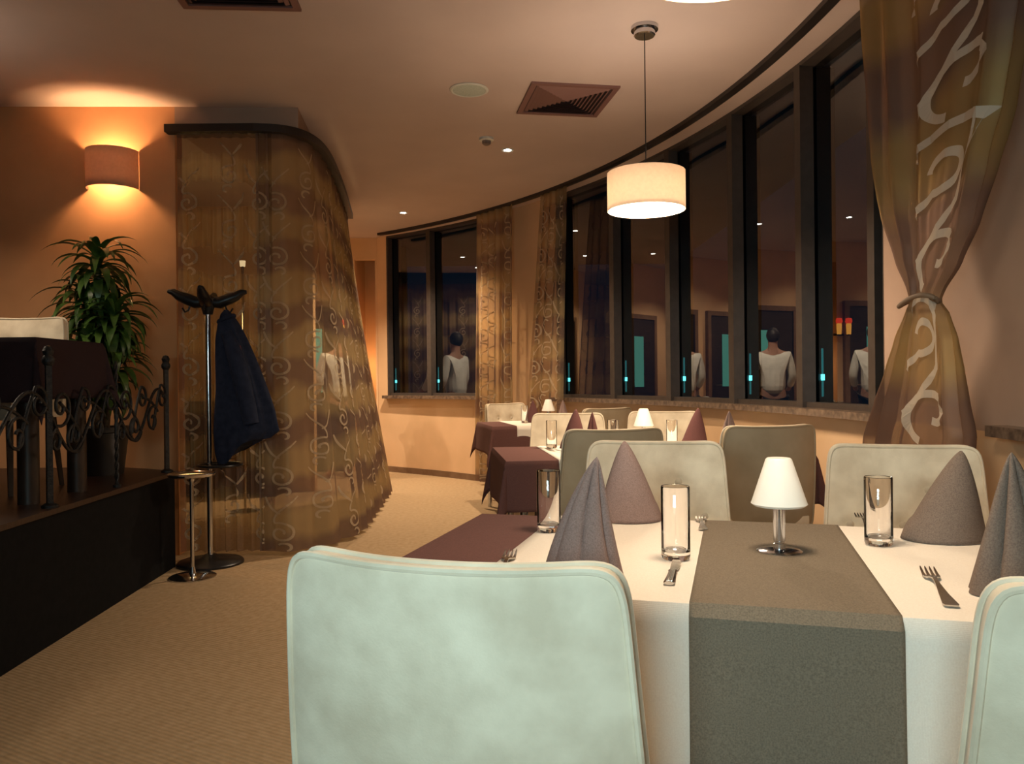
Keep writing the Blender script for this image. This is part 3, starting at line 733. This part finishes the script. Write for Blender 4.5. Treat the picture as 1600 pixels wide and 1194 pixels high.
# --- near table
A1 = -math.radians(15.7); O1 = (-.299, 1.47); M1 = tframe(O1, A1)
table(O1, A1, 1.546, .78, 'rectangular dining table in the foreground, hidden under its cloths')
cloth('tablecloth', 'dark brown tablecloth showing at the left end of the near table', 0, 1.546, 0, .78, TZ, .002, (.24, .24, .24, .24), M1, M['brown'], group='brown tablecloths', wav2=.0005)
cloth('overlay_cloth', 'wide cream cloth laid across the near table over the brown one', .215, 1.33, 0, .78, TZ, .0045, (0, 0, .37, .30), M1, M['creamcloth'], 'overlay cloth', group='cream overlay cloths', wav=.004)
cloth('table_runner', 'taupe linen runner hanging over the front of the near table under the small lamp', .612, .934, 0, .78, TZ, .007, (0, 0, .265, .265), M1, M['taupe'], 'table runner', wav=.004)
# --- middle table
A2 = math.radians(6); O2 = (-.03, 3.64); M2 = tframe(O2, A2)
table(O2, A2, 1.5, .78, 'rectangular dining table in the second row behind the taupe-backed chairs')
cloth('tablecloth', 'dark brown tablecloth with hanging corners on the middle table', 0, 1.5, 0, .78, TZ, .002, (.24, .24, .235, .24), M2, M['brown'], group='brown tablecloths', seed=4, wav2=.0005)
cloth('overlay_cloth', 'cream cloth laid across the middle table', .245, 1.26, 0, .78, TZ, .0045, (0, 0, .27, .27), M2, M['creamcloth'], 'overlay cloth', group='cream overlay cloths', wav=.004, seed=3)
# --- far table
A3 = math.radians(12); O3 = (-.16, 6.38); M3 = tframe(O3, A3)
table(O3, A3, .98, .75, 'small dining table farthest away in front of the pier')
cloth('tablecloth', 'dark brown tablecloth on the farthest table', 0, .98, 0, .75, TZ, .002, (.24, .12, .24, .24), M3, M['brown'], group='brown tablecloths', seed=8)
cloth('overlay_cloth', 'cream cloth laid across the farthest table', .2, .8, 0, .75, TZ, .0045, (0, 0, .26, .26), M3, M['creamcloth'], 'overlay cloth', group='cream overlay cloths', wav=.004, seed=9)

ZC = TZ+.006
# --- tumblers
def make_glass(label, p_):
    bm = NB(); R, Hh = .0295, .150
    lathe(bm, [(0, 0), (.026, 0), (R-.001, .003), (R, .008), (R, Hh-.002), (R-.001, Hh), (R-.0022, Hh-.001), (R-.0026, .022), (R-.006, .016), (0, .0145)], 56)
    o = obj('drinking_glass', bm, M['tumbler'], loc=(p_.x, p_.y, ZC)); return tag(o, label, 'glass', 'tall drinking glasses on the tables')
glasses = [((858, 830), 'tall empty glass on the cream cloth between the brown table end and the folded napkin'),
           ((1056, 873), 'tall empty glass just above the knife on the near table'),
           ((1373, 851), 'tall empty glass on the near table between the small lamp and the right cone napkin'),
           ((862, 700), 'glass on the left end of the middle table'),
           ((1050, 700), 'glass on the middle table beside the dark brown cone napkin'),
           ((958, 699), 'glass on the middle table seen over the taupe chair back'),
           ((820, 661), 'small distant glass on the farthest table')]
g0 = None
for (px, py), lab in glasses:
    p_ = at(px, py, ZC)
    if g0 is None: g0 = make_glass(lab, p_)
    else: dup(g0, (p_.x, p_.y, ZC), 0, lab)
# --- napkins
def cone_napkin(px, py, h_, r0, label, m, lean=(0, 0), rot=0, group='cone-folded napkins', zc=None):
    """smooth cone wrapped from a stiff napkin, open overlap at the back"""
    p_ = at(px, py, ZC); bm = NB()
    def S(u, v):
        a = 2*PI*u*1.06; wrap = 1-.02*u; r_ = r0*(1-v)**.76*wrap
        r_ += .0022
        front = .5+.5*math.cos(a+PI/2)
        return Vector((r_*math.cos(a)*1.08+lean[0]*v, r_*math.sin(a)*.82+lean[1]*v, h_*v+.014*(1-v)*(1-front)*math.sin(PI*min(1, v*4+.0))))
    grid(bm, S, 72, 26); o = obj('napkin', bm, m, loc=(p_.x, p_.y, ZC)); o.rotation_euler = (0, 0, rot); s = o.modifiers.new('thick', 'SOLIDIFY'); s.thickness = .0022
    return tag(o, label, 'napkin', group)
def fan_napkin(px, py, h_, r0, label, m, rot=0, folds=3, depth=.42, group='pleated napkins', lean=(0, 0)):
    """tall napkin gathered in soft vertical pleats that meet in a rounded tip"""
    p_ = at(px, py, ZC); bm = NB()
    def S(u, v):
        a = 2*PI*u; tip = (1-v)**.74*.97+.03*(1-v)
        pl = abs(math.cos(a*folds+.35*v))**.55                      # round ridges, narrow valleys
        dpt = depth*(.45+.75*v)*min(1, (1-v)*6+.15)
        r_ = r0*tip*(1-dpt*(1-pl))+.004*(1-v)
        return Vector((r_*math.cos(a)*1.08+lean[0]*v*v, r_*math.sin(a)*.80+lean[1]*v*v, h_*v))
    grid(bm, S, 144, 36, closeu=True); o = obj('napkin', bm, m, loc=(p_.x, p_.y, ZC)); o.rotation_euler = (0, 0, rot)
    return tag(o, label, 'napkin', group)
cone_napkin(984, 812, .207, .078, 'smooth cone-shaped grey-brown napkin before the cream tufted chair', M['napkin'], lean=(-.012, 0))
cone_napkin(1474, 842, .2, .084, 'smooth dark cone napkin in front of the cream chair at right', M['napgrey'], lean=(.042, 0))
fan_napkin(911, 905, .228, .068, 'tall pleated grey-brown napkin beside the big pale chair back', M['napkin'], rot=-.15, folds=3, lean=(.028, 0))
fan_napkin(1592, 925, .24, .078, 'dark pleated napkin at the right edge of the near table', M['napgrey'], rot=.15, folds=3, depth=.5, lean=(-.012, 0))
cone_napkin(896, 700, .21, .068, 'dark brown cone napkin on the middle table left of the taupe chair', M['napbrown'], lean=(.015, 0))
fan_napkin(926, 706, .205, .055, 'reddish pleated napkin on the middle table just beyond the dark brown cone', M['napbrown'], rot=.8, folds=2)
cone_napkin(1084, 702, .215, .070, 'dark brown cone napkin on the middle table right of a glass', M['napbrown'], lean=(.025, 0))
fan_napkin(1140, 712, .215, .060, 'pinkish brown pleated napkin on the middle table beside the right taupe chair back', M['napkin'], rot=.3, folds=2)
cone_napkin(833, 660, .19, .060, 'tiny dark napkin on the farthest table beside its lamp', M['napbrown'])
fan_napkin(880, 658, .19, .055, 'tiny pinkish napkin on the farthest table right of its lamp', M['napkin'], rot=.5, folds=2)
# --- table lamps
def make_lamp(label, p_):
    t = thing('table_lamp', label, 'lamp', (p_.x, p_.y, ZC), 0, 'small white table lamps')
    bm = NB(); lathe(bm, [(0, 0), (.047, 0), (.047, .002), (.043, .0045), (.013, .007), (0, .007)], 44); obj('base', bm, M['chrome'], t)
    bm = NB(); lathe(bm, [(.0, .006), (.0125, .006), (.0125, .018), (.0105, .019), (.0105, .0225), (.0125, .0235), (.0125, .094), (.028, .096), (.028, .0985), (0, .0985)], 36); obj('stem', bm, M['chrome'], t)
    bm = NB(); lathe(bm, [(.052, .098), (.058, .103), (.056, .108), (.027, .197), (.024, .2), (.0, .2), (0, .197), (.023, .197), (.053, .107), (.050, .100)], 56); obj('lamp_shade', bm, M['opal'], t)
    return t
l0 = make_lamp('small table lamp with white cone shade and chrome stem on the taupe runner', at(1218, 862, ZC))
dup(l0, at(1006, 693, ZC), 0, 'white-shaded table lamp on the middle table, seen over the cream chair back')
dup(l0, at(857, 660, ZC), 0, 'tiny white-shaded table lamp on the farthest table')
# --- cutlery
def make_fork(label, loc, rz):
    t = thing('fork', label, 'fork', loc, rz, 'dinner forks on the tables')
    bm = NB(); L = .2
    prof = [(-.100, .0085, .0014), (-.094, .0105, .0014), (-.04, .0065, .0014), (.0, .0035, .004), (.03, .0032, .0062), (.042, .006, .0045), (.050, .0115, .0026), (.060, .0125, .0018)]
    ring = [[bm.verts.new((sx*w_, y, z+dz)) for sx, dz in ((-1, 0), (1, 0), (1, .002), (-1, .002))] for y, w_, z in prof]
    for A, B in zip(ring, ring[1:]):
        for k in range(4): bm.faces.new((A[k], A[(k+1) % 4], B[(k+1) % 4], B[k]))
    bm.faces.new(ring[0]); bm.faces.new(ring[-1][::-1]); obj('handle', bm, M['steel'], t)
    bm = NB()
    for k in range(4):
        x = -.0102+k*.0068
        pr = [(.058, .0026, .0020), (.075, .0020, .0028), (.092, .0015, .0050), (.100, .0006, .0068)]
        rg = [[bm.verts.new((x+sx*w_, y, z+dz)) for sx, dz in ((-1, 0), (1, 0), (1, .0018), (-1, .0018))] for y, w_, z in pr]
        for A, B in zip(rg, rg[1:]):
            for q in range(4): bm.faces.new((A[q], A[(q+1) % 4], B[(q+1) % 4], B[q]))
        bm.faces.new(rg[-1][::-1])
    obj('tines', bm, M['steel'], t); return t
def along(pt, ph):
    a, b_ = at(*pt, ZC), at(*ph, ZC); d = a-b_; return (a+b_)/2, math.atan2(d.y, d.x)-PI/2
c, a = along((1447, 891), (1489, 952)); f0 = make_fork('fork lying on the cream cloth near the right end of the near table', (c.x, c.y, ZC), a); f0.scale = (1.15, 1.25, 1.15)
c, a = along((800, 863), (775, 915)); dup(f0, (c.x, c.y, ZC), a, 'fork whose tines show above the big pale chair back')
c, a = along((1095, 828), (1090, 806)); dup(f0, (c.x, c.y-.03, ZC), a+PI, 'fork at the far edge of the near table beside the taupe runner', scale=(1.1, .8, 1.1))
c, a = along((1381, 846), (1352, 815)); dup(f0, (c.x+.03, c.y+.12, ZC), a+PI, 'fork seen through the glass below the right cream chair', scale=(1, .9, 1))
p_ = at(874, 706, ZC); dup(f0, (p_.x, p_.y, ZC), .5, 'fork on the middle table beside its leftmost glass')
def make_knife(label, loc, rz):
    t = thing('knife', label, 'knife', loc, rz)
    bm = NB(); rg = []
    for y, w_ in ((-.1, .009), (-.095, .0108), (-.04, .0085), (-.012, .0078), (-.006, .0095), (0, .0075)):
        rg.append([bm.verts.new((w_*math.cos(k*PI/5), y, .0035+.0035*math.sin(k*PI/5))) for k in range(10)])
    for A, B in zip(rg, rg[1:]):
        for k in range(10): bm.faces.new((A[k], A[(k+1) % 10], B[(k+1) % 10], B[k]))
    bm.faces.new(rg[0]); bm.faces.new(rg[-1][::-1])
    for k in (-1, 0, 1): tube(bm, [(k*.0042, -.094, .0065), (k*.0034, -.015, .0068)], .0012, 6)
    obj('handle', bm, M['steel'], t)
    bm = NB(); ol = [(-.006, 0), (.006, 0), (.0105, .02), (.011, .06), (.0085, .085), (.002, .1), (-.005, .1), (-.0075, .08), (-.0072, .03)]
    prism(bm, ol, .003, .0045); obj('blade', bm, M['steel'], t, False); return t
c, a = along((1060, 868), (1042, 925)); make_knife('knife with ribbed handle on the cream cloth before the middle glass', (c.x, c.y, ZC), a)

t = thing('added_light_counter', 'added unseen counter with a glowing front, standing in for the cool light behind the camera', 'counter', (-.50, -.80, 0), -math.radians(18))  # counter and its glowing front are added to carry the cool light
bm = NB(); box(bm, -.5, .5, -.40, -.03, 0, 1.52); obj('body', bev(bm, .01, 2), M['door'], t, False)
bm = NB(); box(bm, -.42, .42, -.032, -.012, .98, 1.5); obj('glow_front', bm, emis('added cool glow', (.6, .95, .93), 3), t, False)
bm = NB(); box(bm, -.52, .52, -.42, .0, 1.52, 1.56); obj('counter_top', bev(bm, .006, 2), M['sill'], t, False)

# ================================================================== STAGE FURNITURE
SZ = .59
t = table((-3.45, 3.50), 0, 1.33, .58, 'table on the stage at the left edge under a dark cloth', z=SZ, lm='leg', lr=.045)
mt = Matrix.Translation((-3.45, 3.50, SZ))
cloth('tablecloth', 'brown tablecloth, darkened for shade, on the table up on the stage', 0, 1.33, 0, .58, TZ, .002, (.28, .28, .29, .28), mt, M['shadecloth'], seed=12)
dup(chairA, (-2.64, 4.02, SZ), PI, 'cream chair up on the stage behind the dark table, at the left edge', GC)
# potted dracaena
P0 = Vector((-2.47, 4.74, SZ))
t = thing('potted_dracaena', 'bushy green dracaena in a dark pot on the stage under the wall lamp', 'potted plant', P0)
bm = NB(); lathe(bm, [(0, 0), (.115, 0), (.145, .25), (.158, .255), (.158, .285), (.142, .285), (.135, .25), (0, .25)], 40); obj('pot', bm, M['pot'], t)
bm = NB(); lathe(bm, [(0, .257), (.07, .262), (.134, .254)], 24); obj('soil', bm, M['soil'], t)
heads = [(.00, -.02, 1.24), (-.10, .03, 1.02), (.10, -.03, .92), (-.05, -.06, .72), (.07, .0, .64), (.0, .02, .84)]
for hx, hy, hz in heads:
    bm = NB(); tube(bm, [(hx*.25, hy*.25, .25), (hx*.55, hy*.6, .25+(hz-.25)*.4), (hx, hy, hz)], [.02, .017, .013], 10); obj('stem', bm, M['bark'], t)
rnd = random.Random(21)
for hx, hy, hz in heads:
    bm = NB()
    for k in range(66):
        q = k/66; az = k*2.399+rnd.random()*.4; el = 1.25-1.75*q+rnd.uniform(-.15, .15); L = rnd.uniform(.22, .33)*(.75+.35*math.sin(PI*min(1, q+.25))); wd = rnd.uniform(.017, .028)
        base = Vector((hx, hy, hz+.06-q*.20)); d = Vector((math.cos(az), math.sin(az), 0)); sd = Vector((-math.sin(az), math.cos(az), 0))
        pos = base.copy(); e_ = el; prev = None; n = 11
        for i in range(n+1):
            s_ = i/n; ww = wd*(.35+.65*math.sin(PI*min(1, s_*1.0+.12)) if s_ < .5 else math.sin(PI*(.5+(s_-.5)))*1.0)
            ww = max(ww*(1 if s_ < 1 else .05), .0008); up = Vector((0, 0, 1))*.35*ww
            cur = (bm.verts.new(pos-sd*ww+up), bm.verts.new(pos), bm.verts.new(pos+sd*ww+up))
            if prev:
                bm.faces.new((prev[0], prev[1], cur[1], cur[0])); bm.faces.new((prev[1], prev[2], cur[2], cur[1]))
            prev = cur; pos = pos+(d*math.cos(e_)+Vector((0, 0, math.sin(e_))))*(L/n); e_ -= rnd.uniform(.12, .24)
            if pos.y > .30: pos.y = .30
    obj('foliage', bm, M['leaf'], t)

# ================================================================== COAT STAND, COAT, ASHTRAY
CS = Vector((-1.90, 4.93, 0))
t = thing('coat_stand', 'tall coat stand with chrome pole, dark arms and round base beside the sheer curtain', 'coat stand', CS)
bm = NB(); lathe(bm, [(0, 0), (.20, 0), (.20, .012), (.19, .022), (.06, .04), (.035, .06), (0, .06)], 56); obj('base', bm, M['dark'], t)
bm = NB(); tube(bm, [(0, 0, .05), (0, 0, 1.60)], .0175, 20); obj('pole', bm, M['chrome'], t)
bm = NB(); lathe(bm, [(0, 1.56), (.028, 1.56), (.045, 1.62), (.055, 1.66), (.03, 1.68), (0, 1.68)], 28)
obj('hub', bm, M['dark'], t)
for k in range(4):
    a = k*PI/2+.18; d = Vector((math.cos(a), math.sin(a), 0)); bm = NB()
    pts = [d*.02+Vector((0, 0, 1.64)), d*.07+Vector((0, 0, 1.635)), d*.13+Vector((0, 0, 1.66)), d*.17+Vector((0, 0, 1.675)), d*.205+Vector((0, 0, 1.70)), d*.235+Vector((0, 0, 1.705))]
    tube(bm, pts, [.034, .038, .036, .030, .022, .012], 12)
    for v in bm.verts: pass
    o = obj('arm', bm, M['dark'], t)
    bm = NB(); tube(bm, [d*.10+Vector((0, 0, 1.63)), d*.115+Vector((0, 0, 1.585)), d*.135+Vector((0, 0, 1.575)), d*.15+Vector((0, 0, 1.60))], .006, 8); obj('hook', bm, M['dark'], o)
bm = NB(); pts = [(.075+.13*math.cos(2*PI*k/40), -.02+.13*math.sin(2*PI*k/40), .62) for k in range(40)]
tube(bm, pts, .009, 8, closed=True); tube(bm, [(0, 0, .62), (.205, -.02, .62)], .006, 6); obj('umbrella_ring', bm, M['dark'], t)
# coat hanging from the right arm
HK = CS+Vector((.125, -.02, 1.575))
t = thing('coat', 'dark navy coat hanging from the right hook of the coat stand', 'coat', (HK.x, HK.y, 0))
sec = [(1.585, .00, .012, .012), (1.56, .00, .035, .03), (1.50, .01, .065, .045), (1.40, .025, .095, .06), (1.25, .055, .125, .07), (1.10, .085, .150, .075), (.95, .105, .180, .08), (.82, .115, .195, .085), (.74, .09, .165, .075), (.70, .06, .12, .06)]
bm = NB()
def CO(u, v):
    q = v*(len(sec)-1); i = min(int(q), len(sec)-2); f = q-i; f = f*f*(3-2*f) if 0 else f
    z, cx_, rx, ry = [sec[i][k]*(1-f)+sec[i+1][k]*f for k in range(4)]
    a = 2*PI*u; fo = 1+.10*math.sin(5*a+v*2)*min(1, v*3)+.05*math.sin(11*a-v*3)*v
    hem = (.10*math.cos(a)+.02*math.sin(4*a))*max(0, (v-.75)/.25)
    return Vector((cx_+rx*fo*math.cos(a), -.005+ry*fo*math.sin(a), z+hem))
grid(bm, CO, 90, 44, closeu=True); bmesh.ops.holes_fill(bm, edges=[e for e in bm.edges if e.is_boundary]); obj('body', bm, M['coat'], t)
bm = NB(); tube(bm, [(.02, -.05, 1.44), (.08, -.085, 1.30), (.13, -.10, 1.12), (.165, -.10, .96), (.18, -.10, .88)], [.035, .05, .052, .048, .044], 18); obj('sleeve', bm, M['coat'], t)
bm = NB(); pts = [(.0+.045*math.cos(a), -.005+.038*math.sin(a), 1.53+.02*math.cos(a)) for a in [2*PI*k/30 for k in range(30)]]; tube(bm, pts, .014, 8, closed=True); obj('collar', bm, M['coat'], t)
bm = NB(); tube(bm, [(.105, -.072, 1.36), (.125, -.075, 1.28), (.14, -.08, 1.22)], [.004, .008, .004], 8); obj('lining', bm, M['coatlining'], t)
# ashtray stand
v = at(301, 902, 0)
t = thing('ashtray_stand', 'chrome standing ashtray on a thin pole beside the stage corner', 'ashtray', (v.x, v.y, 0))
bm = NB(); lathe(bm, [(0, 0), (.132, 0), (.132, .006), (.12, .012), (.02, .022), (.014, .06), (0, .06)], 48); obj('base', bm, M['chrome'], t)
bm = NB(); tube(bm, [(0, 0, .04), (0, 0, .585)], .0115, 16); lathe(bm, [(0, .55), (.016, .56), (.02, .585), (0, .585)], 16); obj('pole', bm, M['chrome'], t)
bm = NB(); lathe(bm, [(0, .583), (.10, .583), (.128, .592), (.132, .604), (.128, .608), (.118, .600), (.09, .592), (0, .592)], 48); obj('tray', bm, M['chrome'], t)

# ================================================================== BEHIND THE CURTAINED CABIN: what the windows mirror
# cabin interior
bm = NB(); box(bm, -3.35, -2.35, 7.80, 8.02, 0, .95); o = obj('side_cabinet', bev(bm, .005, 1), M['door'], None, False); tag(o, 'dark low cabinet inside the curtained cabin', 'cabinet')
t = thing('floor_lamp', 'thin chrome uplight pole faintly seen through the sheer curtain', 'lamp', (-2.35, 6.9, 0))
bm = NB(); lathe(bm, [(0, 0), (.13, 0), (.13, .01), (0, .03)], 30); obj('base', bm, M['chrome'], t)
bm = NB(); tube(bm, [(0, 0, .02), (0, 0, 2.15)], .011, 12); obj('pole', bm, M['chrome'], t)
bm = NB(); lathe(bm, [(0, 2.15), (.022, 2.15), (.026, 2.20), (0, 2.20)], 20); obj('lamp_head', bm, emis('lit lamp head', (1, .8, .5), 1.5), t)
lamp('cabin_light', 'POINT', (-2.7, 6.6, 1.7), 9, (1, .72, .30), shadow_soft_size=.1)
# dark doors with a green-lit pane in the far wall
for X in (-2.75, -4.05):
    pass
for k, X in enumerate((-2.55, -3.75)):
    d = NB(); y = far_y
    box(d, X-.42, X+.42, y-.045, y-.002, .01, 2.08); root = struct('door_%d' % (k+1), d, M['door'])
    bm = NB(); box(bm, X-.10, X+.16, y-.050, y-.046, 1.0, 1.80); obj('glass_panel', bm, M['greenpanel'], root, False)
    bm = NB()
    box(bm, X-.49, X-.42, y-.06, y, 0, 2.15); box(bm, X+.42, X+.49, y-.06, y, 0, 2.15); box(bm, X-.42, X+.42, y-.06, y, 2.08, 2.15); obj('door_frame', bm, M['trim'], root, False)
    bm = NB(); tube(bm, [(X+.34, y-.05, 1.02), (X+.34, y-.10, 1.02), (X+.24, y-.10, 1.02)], .009, 8); obj('handle', bm, M['chrome'], root)

t = thing('wall_lantern', 'wall bracket with two small red and yellow lanterns beside the dark doors', 'lantern', (-2.02, far_y, 1.84))
bm = NB(); box(bm, -.10, .10, -.03, 0, -.16, -.13); box(bm, -.08, -.065, -.1, -.02, -.16, -.145); box(bm, .065, .08, -.1, -.02, -.16, -.145); obj('bracket', bm, M['iron'], t, False)
for x in (-.072, .072):
    bm = NB(); lathe(bm, [(0, -.145), (.028, -.145), (.034, -.02), (.030, 0), (0, 0)], 20, c=(x, -.09, 0)); obj('lantern_glass', bm, emis('lit amber glass', (1, .42, .06), 2.2), t)
    bm = NB(); lathe(bm, [(.034, 0), (.046, .03), (.036, .07), (0, .075)], 20, c=(x, -.09, 0)); obj('lantern_cap', bm, emis('lit red glass', (1, .06, .02), 2.0), t)

def skin_body(name, pts, edges_, m, parent, sub=2):
    me = bpy.data.meshes.new(name); me.from_pydata([p_[:3] for p_ in pts], edges_, []); o = bpy.data.objects.new(name, me); COL.objects.link(o); me.materials.append(m)
    o.modifiers.new('skin', 'SKIN')
    if not me.skin_vertices: 
        bpy.context.view_layer.objects.active = o
    for i, p_ in enumerate(pts): me.skin_vertices[0].data[i].radius = (p_[3], p_[4] if len(p_) > 4 else p_[3])
    me.skin_vertices[0].data[0].use_root = True
    s = o.modifiers.new('sub', 'SUBSURF'); s.levels = sub; s.render_levels = sub
    o.parent = parent; return o
pr = thing('person', 'person in a white shirt seen from behind, mirrored in the dark window glass', 'person', (-2.03, 9.28, 0), .6)
pts = [(0, 0, .95, .11, .09), (0, 0, 1.15, .12, .09), (0, 0, 1.38, .17, .11), (0, 0, 1.50, .05, .05), (0, .01, 1.60, .07, .08), (0, .01, 1.70, .065, .08),
       (.19, 0, 1.42, .055), (.25, .02, 1.14, .042), (.22, .16, .98, .03), (.21, .24, .96, .03), (-.19, 0, 1.42, .055), (-.25, .02, 1.14, .042), (-.22, .16, .98, .03), (-.21, .24, .96, .03),
       (.10, 0, .86, .085), (.11, .01, .48, .058), (.11, 0, .07, .04), (.11, .14, .03, .035), (-.10, 0, .86, .085), (-.11, .01, .48, .058), (-.11, 0, .07, .04), (-.11, .14, .03, .035)]
ed = [(0, 1), (1, 2), (2, 3), (3, 4), (4, 5), (2, 6), (6, 7), (7, 8), (8, 9), (2, 10), (10, 11), (11, 12), (12, 13), (0, 14), (14, 15), (15, 16), (16, 17), (0, 18), (18, 19), (19, 20), (20, 21)]
skin_body('body', pts, ed, M['skin'], pr)
skin_body('shirt', [(0, 0, .86, .20, .17), (0, 0, 1.15, .155, .125), (0, 0, 1.37, .19, .13), (0, 0, 1.48, .07, .07), (.19, 0, 1.42, .068), (.25, .02, 1.14, .056), (.225, .13, 1.00, .046), (-.19, 0, 1.42, .068), (-.25, .02, 1.14, .056), (-.225, .13, 1.00, .046)], [(0, 1), (1, 2), (2, 3), (2, 4), (4, 5), (5, 6), (2, 7), (7, 8), (8, 9)], M['shirt'], pr)
skin_body('trousers', [(0, 0, .98, .185, .155), (.10, 0, .85, .10), (.11, .01, .48, .075), (.11, 0, .08, .06), (-.10, 0, .85, .10), (-.11, .01, .48, .075), (-.11, 0, .08, .06)], [(0, 1), (1, 2), (2, 3), (0, 4), (4, 5), (5, 6)], M['trousers'], pr)
bm = NB(); bmesh.ops.create_uvsphere(bm, u_segments=24, v_segments=16, radius=1)
for v in bm.verts: v.co = Vector((v.co.x*.084, -.012+v.co.y*.098, 1.685+v.co.z*.105))
obj('hair', bm, M['hair'], pr)
